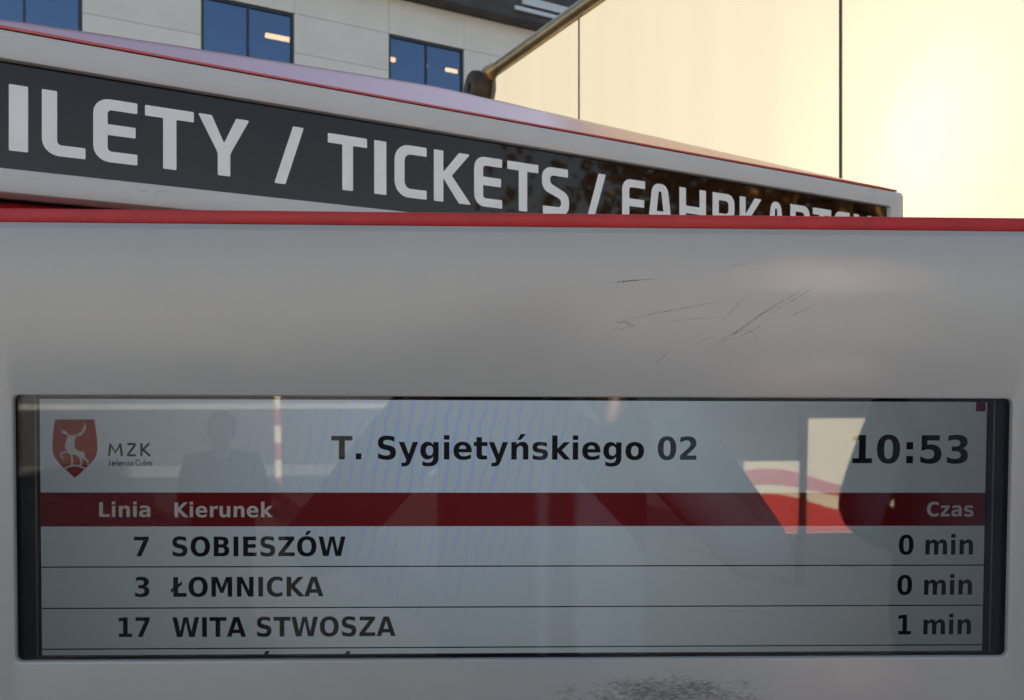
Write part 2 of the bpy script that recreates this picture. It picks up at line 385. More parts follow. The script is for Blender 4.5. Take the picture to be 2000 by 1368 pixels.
def loopi(o): return rrect(pL-o, pzb-o, pR+o, pzt+o, .004+o, 5)
I3, I2, I1, I0 = ring(bm, loopi(.0022), 0), ring(bm, loopi(.0006), .0006), ring(bm, loopi(0), .0022), ring(bm, loopi(0), .012)
for a, b in ((L0, L1), (L1, L2), (L2, L3), (L3, I3), (I3, I2), (I2, I1), (I1, I0)): bridge(bm, a, b)
fin('sign_frame', bm, M['frame'], tm, 30)
bm = bmesh.new(); box(bm, (tL+.003, .0302, zb+.003), (tR-.003, .335, zt-.003), .003); fin('sign_housing', bm, M['frame'], tm)
bm = bmesh.new(); box(bm, (pL-.004, .0085, pzb-.004), (pR+.004, .0118, pzt+.004)); sp = fin('sign_panel', bm, M['sign_black'], tm)

# techno style capitals: outlines in units of cap height, corners given as (x, z, radius)
def outline(pts, seg=5):
    out = []; n = len(pts)
    for i, (x, z, r) in enumerate(pts):
        p = Vector((x, z)); a = Vector(pts[i-1][:2]); b = Vector(pts[(i+1) % n][:2])
        if r <= 0: out.append((x, z)); continue
        da, db = (a-p).normalized(), (b-p).normalized(); ang = da.angle(db)
        if ang > 3.1: out.append((x, z)); continue
        d = min(r/math.tan(ang/2), (a-p).length*.49, (b-p).length*.49); rr = d*math.tan(ang/2)
        c = p + (da+db).normalized()*(rr/math.sin(ang/2))
        v0 = p+da*d-c; v1 = p+db*d-c; a0 = math.atan2(v0.y, v0.x); a1 = math.atan2(v1.y, v1.x)
        while a1-a0 > math.pi: a1 -= 2*math.pi
        while a1-a0 < -math.pi: a1 += 2*math.pi
        for k in range(seg+1):
            t = a0+(a1-a0)*k/seg; out.append((c.x+rr*math.cos(t), c.y+rr*math.sin(t)))
    return out
e = .018; S_ = .212; H_ = .172
def sign_glyph(ch, wd):
    """wd: glyph width in cap heights; S_ stem, H_ bar"""
    s, h = S_, H_
    if ch == 'I': return [outline([(0, 0, e), (wd, 0, e), (wd, 1, e), (0, 1, e)])]
    if ch == 'L': return [outline([(0, 1, e), (0, 0, .24), (wd, 0, e), (wd, h, e), (s, h, .06), (s, 1, e)])]
    if ch == 'E': return [outline([(0, 1, .24), (0, 0, .24), (wd, 0, e), (wd, h, e), (s, h, .06), (s, .43, .012), (wd*.96, .43, e), (wd*.96, .43+h, e), (s, .43+h, .012), (s, 1-h, .06), (wd, 1-h, e), (wd, 1, e)])]
    if ch == 'F': return [outline([(0, 1, .24), (0, 0, e), (s, 0, e), (s, .40, .012), (wd*.96, .40, e), (wd*.96, .40+h, e), (s, .40+h, .012), (s, 1-h, .06), (wd, 1-h, e), (wd, 1, e)])]
    if ch == 'T':
        c = wd/2; return [outline([(0, 1, e), (0, 1-h, e), (c-s/2, 1-h, .012), (c-s/2, 0, e), (c+s/2, 0, e), (c+s/2, 1-h, .012), (wd, 1-h, e), (wd, 1, e)])]
    if ch == 'Y':
        c = wd/2; return [outline([(0, 1, e), (c-s/2-.02, .42, .05), (c-s/2, .36, .03), (c-s/2, 0, e), (c+s/2, 0, e), (c+s/2, .36, .03), (c+s/2+.02, .42, .05), (wd, 1, e), (wd-s*1.08, 1, e), (c, .555, .012), (s*1.08, 1, e)])]
    if ch == '/': return [outline([(0, -.02, e), (s*.95, -.02, e), (wd, 1.02, e), (wd-s*.95, 1.02, e)])]
    if ch == 'C': return [outline([(0, 1, .30), (0, 0, .30), (wd, 0, e), (wd, h, e), (s, h, .13), (s, 1-h, .13), (wd, 1-h, e), (wd, 1, e)], 7)]
    if ch == 'K': return [outline([(0, 1, e), (0, 0, e), (s, 0, e), (s, .46, 0), (wd-s*1.2, 0, e), (wd+.03, 0, e), (s*1.9, .53, .02), (wd, 1, e), (wd-s*1.2, 1, e), (s, .58, 0), (s, 1, e)])]
    if ch == 'S': return [outline([(wd*.96, 1, e), (0, 1, .27), (0, .52, .22), (wd-s, .34, .10), (wd-s, h, .09), (wd*.03, h, e), (wd*.03, 0, e), (wd, 0, .27), (wd, .46, .22), (s, .66, .10), (s, 1-h, .09), (wd*.96, 1-h, e)], 7)]
    if ch == 'H': return [outline([(0, 0, e), (s, 0, e), (s, .41, .012), (wd-s, .41, .012), (wd-s, 0, e), (wd, 0, e), (wd, 1, e), (wd-s, 1, e), (wd-s, .41+h, .012), (s, .41+h, .012), (s, 1, e), (0, 1, e)])]
    if ch == 'A': return [outline([(0, 0, e), (s, 0, e), (s+.035, .2, .01), (wd-s-.035, .2, .01), (wd-s, 0, e), (wd, 0, e), (wd-.15, 1, .22), (.15, 1, .22)]),
                          outline([(s+.065, .2+h, .01), (wd-s-.065, .2+h, .01), (wd/2+.04, 1-h, .05), (wd/2-.04, 1-h, .05)])]
    if ch in 'RBP':
        if ch == 'R': o = outline([(0, 0, e), (s, 0, e), (s, .36, .01), (wd*.5, .36, .01), (wd-s*.85, 0, e), (wd+.03, 0, e), (wd*.82, .40, .05), (wd, .52, .16), (wd, 1, .27), (0, 1, e)])
        else: o = outline([(0, 0, e), (wd, 0, .25), (wd, .5, .15), (wd*.93, .53, .02), (wd*.97, .57, .12), (wd*.97, 1, .25), (0, 1, e)])
        if ch == 'R': return [o, outline([(s, .36+h*.9, .01), (wd-s, .36+h*.9, .10), (wd-s, 1-h, .10), (s, 1-h, .01)])]
        return [o, outline([(s, h, .01), (wd-s, h, .10), (wd-s, .46, .08), (s, .46, .01)]), outline([(s, .60, .01), (wd-s, .60, .08), (wd-s, 1-h, .10), (s, 1-h, .01)])]
    if ch == 'N': return [outline([(0, 0, e), (s, 0, e), (s, .62, 0), (wd-s, 0, e), (wd, 0, e), (wd, 1, e), (wd-s, 1, e), (wd-s, .38, 0), (s, 1, e), (0, 1, e)])]
CAPZ, BASEZ = EYE+.2600, EYE+.2003
CH = CAPZ-BASEZ
letters = [('B', -42, -6), ('I', 19, 57), ('L', 84, 170), ('E', 185, 272), ('T', 287, 383), ('Y', 391, 492), ('/', 541, 599),
           ('T', 646, 723), ('I', 737, 761), ('C', 777, 840), ('K', 854, 925), ('E', 933, 988), ('T', 998, 1059), ('S', 1066, 1119),
           ('/', 1153, 1191), ('F', 1223, 1268), ('A', 1273, 1321), ('H', 1335, 1387), ('R', 1400, 1443), ('K', 1453, 1496), ('A', 1507, 1541), ('R', 1552, 1590), ('T', 1596, 1632), ('E', 1638, 1668), ('N', 1676, 1712)]
for ch, a, b in letters:
    ta, tb = st(a), st(b); wd = (tb-ta)/CH
    bm = bmesh.new()
    flat(bm, [[(ta+x*CH, BASEZ+z*CH) for x, z in l] for l in sign_glyph(ch, wd)], .0082)
    fin('sign_letter', bm, M['sign_white'], sp)
# lid: shallow hipped roof with rounded hips
lz = zt+.0004; D_ = .345
bm = bmesh.new()
lip = .0019
nu, nv = 56, 20
ax, ay, ah = (tL+tR)/2-.07, D_/2, .0865
def lidh(u, v):
    x = tL+(tR-tL)*u; y = D_*v
    d = min(y/ay, (D_-y)/ay, (x-tL)/(ax-tL), (tR-x)/(tR-ax))
    a_, b2 = min(y/ay, (D_-y)/ay), min(((x-tL)/(ax-tL)) ** .75 if x > tL else 0, (tR-x)/(tR-ax))
    k = .06; d = -k*math.log(math.exp(-a_/k)+math.exp(-b2/k)) if True else d
    d0 = -k*math.log(2)
    return max(0, (d-d0*math.exp(-max(a_, b2)*6))) * ah
grid = [[bm.verts.new((tL+.006+(tR-tL-.024)*i/nu, D_*j/nv+.0005, lz+lip+lidh(i/nu, j/nv))) for j in range(nv+1)] for i in range(nu+1)]
for i in range(nu):
    for j in range(nv): bm.faces.new((grid[i][j], grid[i+1][j], grid[i+1][j+1], grid[i][j+1]))
edge = [grid[i][0] for i in range(nu+1)]+[grid[nu][j] for j in range(1, nv+1)]+[grid[i][nv] for i in range(nu-1, -1, -1)]+[grid[0][j] for j in range(nv-1, 0, -1)]
low = [bm.verts.new((v.co.x, v.co.y, lz)) for v in edge]
bridge(bm, edge, low); bm.faces.new(low)
fin('lid', bm, M['lid_red'], tm, 35)
bm = bmesh.new(); box(bm, (tL+.02, .035, .05), (tR-.02, .33, zb-.001), .01); body = fin('body', bm, M['red'], tm)
bm = bmesh.new(); box(bm, (tL+.35, .026, .85), (tL+.80, .0346, 1.45), .004); fin('touch_screen', bm, M['sign_black'], tm)
bm = bmesh.new(); box(bm, (tL+.95, .022, .95), (tL+1.15, .0346, 1.25), .004); fin('card_reader', bm, M['bezel'], tm)
bm = bmesh.new(); box(bm, (tL+.01, .02, 0), (tR-.01, .34, .049)); fin('plinth', bm, M['body_grey'], tm)

# ------------------------------------------------------------------ the departure board
db = tag(empty('departure_board', BOARD), 'grey stop display with a red top edge and a wide screen listing bus departures', 'display board')
HW = .3875; HB = -.43
hTop = bp(1000, 441.5)[1]
HT, HD = .0, .085
def panel_material():
    m = pmat('satin_grey_paint', (.385, .378, .368), .38, coat=.60, coat_r=.17, var=.025, scale=9, bump=.10, bscale=900, spec=.5); t = m.node_tree; b = t.nodes['Principled BSDF']
    base = b.inputs['Base Color'].links[0].from_socket
    wn = N(t, 'ShaderNodeTexNoise', i_Scale=11.0, i_Detail=2.0); c0 = N(t, 'ShaderNodeTexCoord'); t.links.new(c0.outputs['Object'], wn.inputs['Vector'])
    wb_ = N(t, 'ShaderNodeBump', i_Strength=.35, i_Distance=.002); t.links.new(wn.outputs[0], wb_.inputs['Height'])
    t.links.new(wb_.outputs[0], b.inputs['Coat Normal'])
    wr_ = N(t, 'ShaderNodeTexNoise', i_Scale=5.0, i_Detail=7.0, i_Roughness=.65); t.links.new(c0.outputs['Object'], wr_.inputs['Vector'])
    wm_ = N(t, 'ShaderNodeMapRange'); wm_.inputs[1].default_value = .35; wm_.inputs[2].default_value = .7; wm_.inputs[3].default_value = .12; wm_.inputs[4].default_value = .30
    t.links.new(wr_.outputs[0], wm_.inputs[0]); t.links.new(wm_.outputs[0], b.inputs['Coat Roughness'])
    co = N(t, 'ShaderNodeTexCoord')
    cx, cz = bp(1300, 1356)
    mp = N(t, 'ShaderNodeMapping', vector_type='POINT'); mp.inputs['Location'].default_value = (-cx, 0, -cz); t.links.new(co.outputs['Object'], mp.inputs[0])
    m2 = N(t, 'ShaderNodeMapping'); m2.inputs['Rotation'].default_value = (0, R(20), 0); m2.inputs['Scale'].default_value = (1/.125, 1, 1/.024); t.links.new(mp.outputs[0], m2.inputs[0])
    ln = N(t, 'ShaderNodeVectorMath', operation='LENGTH'); t.links.new(m2.outputs[0], ln.inputs[0])
    fall = N(t, 'ShaderNodeMapRange', interpolation_type='SMOOTHSTEP'); fall.inputs[1].default_value = 1.15; fall.inputs[2].default_value = .0; t.links.new(ln.outputs['Value'], fall.inputs[0])
    ms = N(t, 'ShaderNodeMapping'); ms.inputs['Rotation'].default_value = (0, R(25), 0); ms.inputs['Scale'].default_value = (1, 1, 2.6); t.links.new(co.outputs['Object'], ms.inputs[0])
    n1 = N(t, 'ShaderNodeTexNoise', i_Scale=190.0, i_Detail=8.0, i_Roughness=.7); t.links.new(ms.outputs[0], n1.inputs['Vector'])
    n2 = N(t, 'ShaderNodeTexNoise', i_Scale=34.0, i_Detail=3.0); t.links.new(ms.outputs[0], n2.inputs['Vector'])
    ad = N(t, 'ShaderNodeMath', operation='MULTIPLY_ADD'); t.links.new(n2.outputs[0], ad.inputs[0]); ad.inputs[1].default_value = .55; t.links.new(n1.outputs[0], ad.inputs[2])
    ad2 = N(t, 'ShaderNodeMath', operation='MULTIPLY_ADD'); t.links.new(fall.outputs[0], ad2.inputs[0]); ad2.inputs[1].default_value = .38; t.links.new(ad.outputs[0], ad2.inputs[2])
    th = N(t, 'ShaderNodeMapRange'); th.inputs[1].default_value = .98; th.inputs[2].default_value = 1.22; th.inputs[3].default_value = 0; th.inputs[4].default_value = .75; t.links.new(ad2.outputs[0], th.inputs[0])
    mk = N(t, 'ShaderNodeMath', operation='MULTIPLY'); t.links.new(th.outputs[0], mk.inputs[0])
    gate = N(t, 'ShaderNodeMath', operation='GREATER_THAN'); t.links.new(fall.outputs[0], gate.inputs[0]); gate.inputs[1].default_value = .001; t.links.new(gate.outputs[0], mk.inputs[1])
    mx = N(t, 'ShaderNodeMix', data_type='RGBA'); t.links.new(mk.outputs[0], mx.inputs[0]); t.links.new(base, mx.inputs[6]); mx.inputs[7].default_value = (.055, .055, .058, 1)
    t.links.new(mx.outputs[2], b.inputs['Base Color'])
    return m
M['panel'] = panel_material()
tl, tr, blc, brc = bp(32, 773), bp(1972, 779), bp(36, 1289), bp(1960, 1279)
wx0, wx1, wz0, wz1 = (tl[0]+blc[0])/2-.0026, (tr[0]+brc[0])/2+.0028, (blc[1]+brc[1])/2-.0016, (tl[1]+tr[1])/2
bm = bmesh.new()
R_ = .0065
def hout(o): return rrect(-HW+o, HB+o, HW-o, hTop-o, max(R_-o, .0008), 6)
def hin(o): return rrect(wx0-o, wz0-o, wx1+o, wz1+o, .0045+o, 6)
O = [ring(bm, hout(0), HD), ring(bm, hout(0), .0046), ring(bm, hout(.0043), .0003), ring(bm, hout(.0052), 0)]
Iq = [ring(bm, hin(.0022), 0), ring(bm, hin(.0008), .0003), ring(bm, hin(0.0001), .0010), ring(bm, hin(0), .0018), ring(bm, hin(0), .0042)]
seqs = O + Iq
for a, b in zip(seqs, seqs[1:]): bridge(bm, a, b)
housing = fin('housing', bm, M['panel'], db, 32)
bm = bmesh.new(); box(bm, (-HW+.003, HD+.0005, HB+.003), (HW-.003, HD+.004, hTop-.003)); fin('back_plate', bm, M['body_grey'], db)
cb = hTop+.0001; ct = bp(1000, 416.5, .004)[1]
bm = bmesh.new(); box(bm, (-HW+.0035, .0040, cb), (HW-.0035, HD+.002, ct), .0010, 2); cap = fin('top_cap', bm, M['red'], db, 30)
bm = bmesh.new(); box(bm, (-.06, .02, -(BOARD.translation.z)+.0), (.06, .075, HB-.0005), .006); fin('post', bm, M['pole'], db)

# glass pane and black border behind it
GD = .0044
bm = bmesh.new(); box(bm, (wx0-.004, GD, wz0-.004), (wx1+.004, GD+.003, wz1+.004)); fin('cover_glass', bm, M['glass'], db)
SDp = .0105                                                          # depth of the picture surface
sx0, sx1 = (bp(80, 1000, SDp)[0], bp(1923, 1000, SDp)[0]); sz0, sz1 = bp(1000, 1275.4, SDp)[1], bp(1000, 782, SDp)[1]
bm = bmesh.new()
a, b = ring(bm, rrect(wx0-.004, wz0-.004, wx1+.004, wz1+.004, .003, 2), GD+.0034), ring(bm, rrect(sx0, sz0, sx1, sz1, .0006, 2), GD+.0034)
c = ring(bm, rrect(sx0, sz0, sx1, sz1, .0006, 2), SDp-.0004); bridge(bm, a, b); bridge(bm, b, c)
bz = fin('bezel', bm, M['bezel'], db)
for px0, px1 in ((69, 72), (1937, 1940)):
    x0, x1 = bp(px0, 1000, GD+.003)[0], bp(px1, 1000, GD+.003)[0]
    bm = bmesh.new(); box(bm, (x0, GD+.0031, wz0+.001), (x1, GD+.0034-.0001, wz1-.001)); fin('trim_strip', bm, M['gasket'], bz)
bm = bmesh.new(); flat(bm, [[(sx0-.004, sz0-.004), (sx1+.004, sz0-.004), (sx1+.004, sz1+.004), (sx0-.004, sz1+.004)]], SDp)
box(bm, (sx0-.004, SDp+.0005, sz0-.004), (sx1+.004, SDp+.01, sz1+.004))
scr = fin('screen', bm, M['lcd_white'], db)
lay = [0]
def dep():
    return SDp-.0002
bm = bmesh.new(); za, zb_ = bp(1000, 962.5, SDp)[1], bp(1000, 1028, SDp)[1]
flat(bm, [[(sx0-.002, zb_), (sx1+.002, zb_), (sx1+.002, za), (sx0-.002, za)]], SDp-.0001); fin('header_band', bm, M['lcd_red'], scr)
for y in (1106, 1185.5, 1264):
    z = bp(1000, y, SDp)[1]; bm = bmesh.new(); flat(bm, [[(sx0, z-.00046), (sx1, z-.00046), (sx1, z+.00046), (sx0, z+.00046)]], SDp-.0001); fin('divider_line', bm, M['lcd_line'], scr)

# bold humanist sans glyphs, 100 units to the em
G = {
'0': (69.6, "M46.3 36.5Q46.3 50.2 43.7 55.8 41.2 61.4 35.1 61.4 29 61.4 26.5 55.8 23.9 50.2 23.9 36.5 23.9 22.7 26.5 17 29 11.4 35.1 11.4 41.1 11.4 43.7 17 46.3 22.7 46.3 36.5ZM65.1 36.4Q65.1 18.3 57.3 8.4 49.5 -1.4 35.1 -1.4 20.7 -1.4 12.9 8.4 5.1 18.3 5.1 36.4 5.1 54.5 12.9 64.4 20.7 74.2 35.1 74.2 49.5 74.2 57.3 64.4 65.1 54.5 65.1 36.4Z"),
'1': (69.6, "M11.7 13L28.3 13 28.3 60.1 11.3 56.6 11.3 69.4 28.2 72.9 46.1 72.9 46.1 13 62.7 13 62.7 0 11.7 0Z"),
'2': (69.6, "M28.8 13.8L60.9 13.8 60.9 0 7.9 0 7.9 13.8 34.5 37.3Q38.1 40.5 39.8 43.6 41.5 46.7 41.5 50 41.5 55.1 38.1 58.2 34.6 61.4 28.9 61.4 24.5 61.4 19.3 59.5 14.1 57.6 8.1 53.9L8.1 69.9Q14.5 72 20.7 73.1 26.9 74.2 32.8 74.2 45.9 74.2 53.2 68.5 60.4 62.7 60.4 52.4 60.4 46.4 57.3 41.3 54.2 36.1 44.4 27.5Z"),
'3': (69.6, "M46.6 39.3Q54 37.4 57.8 32.7 61.6 28 61.6 20.7 61.6 9.9 53.3 4.2 45 -1.4 29.1 -1.4 23.5 -1.4 17.8 -.5 12.2 .4 6.7 2.2L6.7 16.7Q12 14.1 17.2 12.7 22.4 11.4 27.4 11.4 34.9 11.4 38.8 14 42.8 16.5 42.8 21.4 42.8 26.4 38.8 28.9 34.7 31.5 26.7 31.5L19.2 31.5 19.2 43.6 27.1 43.6Q34.2 43.6 37.6 45.8 41.1 48 41.1 52.6 41.1 56.8 37.7 59.1 34.4 61.4 28.2 61.4 23.7 61.4 19 60.3 14.4 59.3 9.8 57.3L9.8 71.1Q15.4 72.7 20.8 73.4 26.3 74.2 31.6 74.2 45.8 74.2 52.8 69.5 59.9 64.9 59.9 55.5 59.9 49.1 56.5 45 53.2 41 46.6 39.3Z"),
'5': (69.6, "M10.6 72.9L57.3 72.9 57.3 59.1 25.6 59.1 25.6 47.8Q27.7 48.4 29.9 48.7 32.1 49 34.4 49 47.8 49 55.2 42.4 62.6 35.7 62.6 23.8 62.6 12 54.5 5.3 46.4 -1.4 32.1 -1.4 25.9 -1.4 19.8 -.2 13.7 1 7.7 3.4L7.7 18.2Q13.7 14.8 19 13.1 24.4 11.4 29.1 11.4 35.9 11.4 39.9 14.7 43.8 18.1 43.8 23.8 43.8 29.5 39.9 32.9 35.9 36.2 29.1 36.2 25 36.2 20.5 35.1 15.9 34.1 10.6 31.9Z"),
'7': (69.6, "M6.7 72.9L61.5 72.9 61.5 62.3 33.2 0 14.9 0 41.8 59.1 6.7 59.1Z"),
'.': (38, "M10.2 18.9L27.7 18.9 27.7 0 10.2 0Z"),
':': (40, "M11.5 18.9L29 18.9 29 0 11.5 0ZM11.5 54.7L29 54.7 29 35.8 11.5 35.8Z"),
' ': (34.8, ""),
'T': (68.2, "M.5 72.9L67.7 72.9 67.7 58.7 43.5 58.7 43.5 0 24.7 0 24.7 58.7 .5 58.7Z"),
'S': (72, "M59.9 70.6L59.9 55.2Q53.9 57.9 48.2 59.2 42.5 60.6 37.4 60.6 30.7 60.6 27.4 58.7 24.2 56.9 24.2 53 24.2 50 26.4 48.4 28.6 46.8 34.3 45.6L42.3 44Q54.4 41.5 59.6 36.6 64.7 31.6 64.7 22.4 64.7 10.4 57.5 4.5 50.4 -1.4 35.7 -1.4 28.8 -1.4 21.8 -.1 14.8 1.2 7.8 3.8L7.8 19.7Q14.8 16 21.3 14.1 27.8 12.2 33.9 12.2 40 12.2 43.3 14.3 46.6 16.3 46.6 20.1 46.6 23.5 44.4 25.4 42.1 27.3 35.5 28.7L28.2 30.3Q17.3 32.7 12.2 37.8 7.2 42.9 7.2 51.6 7.2 62.5 14.2 68.4 21.2 74.2 34.4 74.2 40.4 74.2 46.8 73.3 53.1 72.4 59.9 70.6Z"),
'C': (73.4, "M67 4Q61.8 1.3 56.2 -.05 50.5 -1.4 44.4 -1.4 26.1 -1.4 15.5 8.8 5 18.9 5 36.4 5 53.9 15.5 64 26.1 74.2 44.4 74.2 50.5 74.2 56.2 72.8 61.8 71.5 67 68.8L67 53.7Q61.8 57.2 56.7 58.9 51.6 60.5 46 60.5 35.9 60.5 30.1 54 24.4 47.6 24.4 36.4 24.4 25.2 30.1 18.7 35.9 12.3 46 12.3 51.6 12.3 56.7 13.9 61.8 15.6 67 19.1Z"),
'O': (85, "M42.5 60.6Q33.9 60.6 29.2 54.3 24.4 47.9 24.4 36.4 24.4 24.9 29.2 18.5 33.9 12.2 42.5 12.2 51.1 12.2 55.9 18.5 60.6 24.9 60.6 36.4 60.6 47.9 55.9 54.3 51.1 60.6 42.5 60.6ZM42.5 74.2Q60.1 74.2 70 64.2 80 54.1 80 36.4 80 18.7 70 8.6 60.1 -1.4 42.5 -1.4 25 -1.4 15 8.6 5 18.7 5 36.4 5 54.1 15 64.2 25 74.2 42.5 74.2Z"),
'B': (76.2, "M38.4 44.7Q42.8 44.7 45.1 46.6 47.4 48.6 47.4 52.4 47.4 56.2 45.1 58.1 42.8 60.1 38.4 60.1L28 60.1 28 44.7ZM39 12.8Q44.7 12.8 47.5 15.2 50.4 17.6 50.4 22.4 50.4 27.2 47.6 29.5 44.7 31.9 39 31.9L28 31.9 28 12.8ZM56.5 39Q62.5 37.3 65.9 32.5 69.2 27.8 69.2 20.9 69.2 10.4 62.1 5.2 54.9 0 40.4 0L9.2 0 9.2 72.9 37.4 72.9Q52.6 72.9 59.4 68.3 66.2 63.7 66.2 53.6 66.2 48.3 63.7 44.6 61.2 40.8 56.5 39Z"),
'I': (37.2, "M9.2 72.9L28 72.9 28 0 9.2 0Z"),
'E': (68.3, "M9.2 72.9L59.9 72.9 59.9 58.7 28 58.7 28 45.1 58 45.1 58 30.9 28 30.9 28 14.2 61 14.2 61 0 9.2 0Z"),
'Z': (72.5, "M5.6 72.9L66.9 72.9 66.9 62.3 28 14.2 68 14.2 68 0 4.5 0 4.5 10.6 43.4 58.7 5.6 58.7Z"),
'W': (110.3, "M3 72.9L21.1 72.9 33.8 19.6 46.4 72.9 64.6 72.9 77.2 19.6 89.9 72.9 107.9 72.9 90.5 0 68.7 0 55.4 55.7 42.3 0 20.5 0Z"),
'L': (63.7, "M9.2 72.9L28 72.9 28 14.2 61 14.2 61 0 9.2 0Z"),
'\u0141': (64.2, "M9.7 72.9L28.5 72.9 28.5 46.8 43.5 57.4 43.5 44.4 28.5 33.8 28.5 14.2 61.5 14.2 61.5 0 9.7 0 9.7 20.5 0.4 14 0.4 27 9.7 33.5Z"),
'M': (99.5, "M9.2 72.9L33.1 72.9 49.7 33.9 66.4 72.9 90.3 72.9 90.3 0 72.5 0 72.5 53.3 55.7 14 43.8 14 27 53.3 27 0 9.2 0Z"),
'N': (83.7, "M9.2 72.9L30.2 72.9 56.7 22.9 56.7 72.9 74.5 72.9 74.5 0 53.5 0 27 50 27 0 9.2 0Z"),
'K': (77.5, "M9.2 72.9L28 72.9 28 46.3 55.1 72.9 76.9 72.9 41.8 38.4 80.5 0 57.1 0 28 28.9 28 0 9.2 0Z"),
'A': (77.4, "M53.4 13.3L24 13.3 19.4 0 .5 0 27.5 72.9 49.9 72.9 76.9 0 58 0ZM28.7 26.8L48.7 26.8 38.7 55.8Z"),
'i': (34.3, "M8.4 54.7L25.9 54.7 25.9 0 8.4 0ZM8.4 76L25.9 76 25.9 61.7 8.4 61.7Z"),
'n': (71.2, "M63.4 33.3L63.4 0 45.8 0 45.8 25.5Q45.8 32.6 45.5 35.2 45.2 37.9 44.4 39.2 43.4 40.9 41.6 41.9 39.8 42.8 37.6 42.8 32.1 42.8 29 38.6 25.9 34.4 25.9 26.9L25.9 0 8.4 0 8.4 54.7 25.9 54.7 25.9 46.7Q29.8 51.5 34.3 53.7 38.7 56 44.1 56 53.6 56 58.5 50.2 63.4 44.4 63.4 33.3Z"),
'm': (104.2, "M59.1 45.6Q62.4 50.7 67 53.3 71.5 56 77 56 86.4 56 91.4 50.2 96.3 44.4 96.3 33.3L96.3 0 78.7 0 78.7 28.5Q78.8 30.5 78.8 31.8 78.8 37.6 77.1 40.2 75.4 42.8 71.6 42.8 66.6 42.8 63.9 38.7 61.2 34.6 61.1 26.9L61.1 0 43.5 0 43.5 28.5Q43.5 37.6 41.9 40.2 40.4 42.8 36.4 42.8 31.3 42.8 28.6 38.7 25.9 34.6 25.9 26.9L25.9 0 8.3 0 8.3 54.7 25.9 54.7 25.9 46.7Q29.1 51.3 33.3 53.7 37.5 56 42.5 56 48.1 56 52.5 53.3 56.8 50.5 59.1 45.6Z"),
'e': (67.8, "M63 27.5L63 22.5 22.1 22.5Q22.8 16.4 26.6 13.3 30.4 10.2 37.2 10.2 42.7 10.2 48.5 11.8 54.3 13.5 60.4 16.8L60.4 3.3Q54.2 1 48 -.2 41.8 -1.4 35.6 -1.4 20.8 -1.4 12.5 6.1 4.3 13.7 4.3 27.3 4.3 40.7 12.4 48.3 20.5 56 34.6 56 47.5 56 55.3 48.2 63 40.5 63 27.5ZM45 33.3Q45 38.3 42.1 41.3 39.2 44.4 34.5 44.4 29.4 44.4 26.3 41.5 23.1 38.7 22.3 33.3Z"),
'g': (71.6, "M45.6 9.3Q42 4.5 37.6 2.3 33.3 0 27.6 0 17.6 0 11 7.9 4.5 15.8 4.5 27.9 4.5 40.1 11 48 17.6 55.8 27.6 55.8 33.3 55.8 37.6 53.6 42 51.3 45.6 46.5L45.6 54.7 63.2 54.7 63.2 5.5Q63.2 -7.7 54.9 -14.6 46.5 -21.6 30.7 -21.6 25.6 -21.6 20.8 -20.8 16 -20 11.2 -18.4L11.2 -4.8Q15.8 -7.4 20.2 -8.7 24.6 -10 29 -10 37.6 -10 41.6 -6.3 45.6 -2.5 45.6 5.5ZM34.1 43.3Q28.7 43.3 25.6 39.3 22.6 35.3 22.6 27.9 22.6 20.4 25.5 16.5 28.5 12.5 34.1 12.5 39.5 12.5 42.6 16.5 45.6 20.6 45.6 27.9 45.6 35.3 42.6 39.3 39.5 43.3 34.1 43.3Z"),
'y': (65.2, "M1.2 54.7L18.7 54.7 33.4 17.6 45.9 54.7 63.4 54.7 40.4 -5.2Q36.9 -14.3 32.3 -17.9 27.7 -21.6 20.1 -21.6L10 -21.6 10 -10.1 15.5 -10.1Q19.9 -10.1 21.9 -8.7 24 -7.3 25.1 -3.6L25.6 -2.1Z"),
't': (47.8, "M27.5 70.2L27.5 54.7 45.5 54.7 45.5 42.2 27.5 42.2 27.5 19Q27.5 15.2 29 13.8 30.5 12.5 35 12.5L44 12.5 44 0 29 0Q18.7 0 14.3 4.3 10 8.6 10 19L10 42.2 1.3 42.2 1.3 54.7 10 54.7 10 70.2Z"),
's': (59.5, "M51.1 53L51.1 39.7Q45.5 42 40.3 43.2 35.1 44.4 30.4 44.4 25.4 44.4 23 43.1 20.6 41.9 20.6 39.3 20.6 37.2 22.4 36.1 24.3 35 29 34.4L32.1 34Q45.5 32.3 50.1 28.4 54.8 24.5 54.8 16.1 54.8 7.4 48.3 3 41.9 -1.4 29.1 -1.4 23.7 -1.4 17.9 -.6 12.1 .3 6 2L6 15.3Q11.2 12.8 16.7 11.5 22.2 10.2 27.9 10.2 33 10.2 35.6 11.6 38.2 13 38.2 15.8 38.2 18.2 36.4 19.3 34.6 20.5 29.3 21.1L26.2 21.5Q14.5 23 9.9 26.9 5.2 30.9 5.2 38.9 5.2 47.6 11.1 51.8 17.1 56 29.4 56 34.2 56 39.5 55.3 44.9 54.5 51.1 53Z"),
'k': (66.5, "M8.4 76L25.9 76 25.9 34.6 46 54.7 66.3 54.7 39.6 29.6 68.4 0 47.2 0 25.9 22.8 25.9 0 8.4 0Z"),
'o': (68.7, "M34.4 43.5Q28.6 43.5 25.6 39.3 22.5 35.2 22.5 27.3 22.5 19.4 25.6 15.3 28.6 11.1 34.4 11.1 40.1 11.1 43.2 15.3 46.2 19.4 46.2 27.3 46.2 35.2 43.2 39.3 40.1 43.5 34.4 43.5ZM34.4 56Q48.5 56 56.5 48.4 64.4 40.8 64.4 27.3 64.4 13.8 56.5 6.2 48.5 -1.4 34.4 -1.4 20.3 -1.4 12.3 6.2 4.3 13.8 4.3 27.3 4.3 40.8 12.3 48.4 20.3 56 34.4 56Z"),
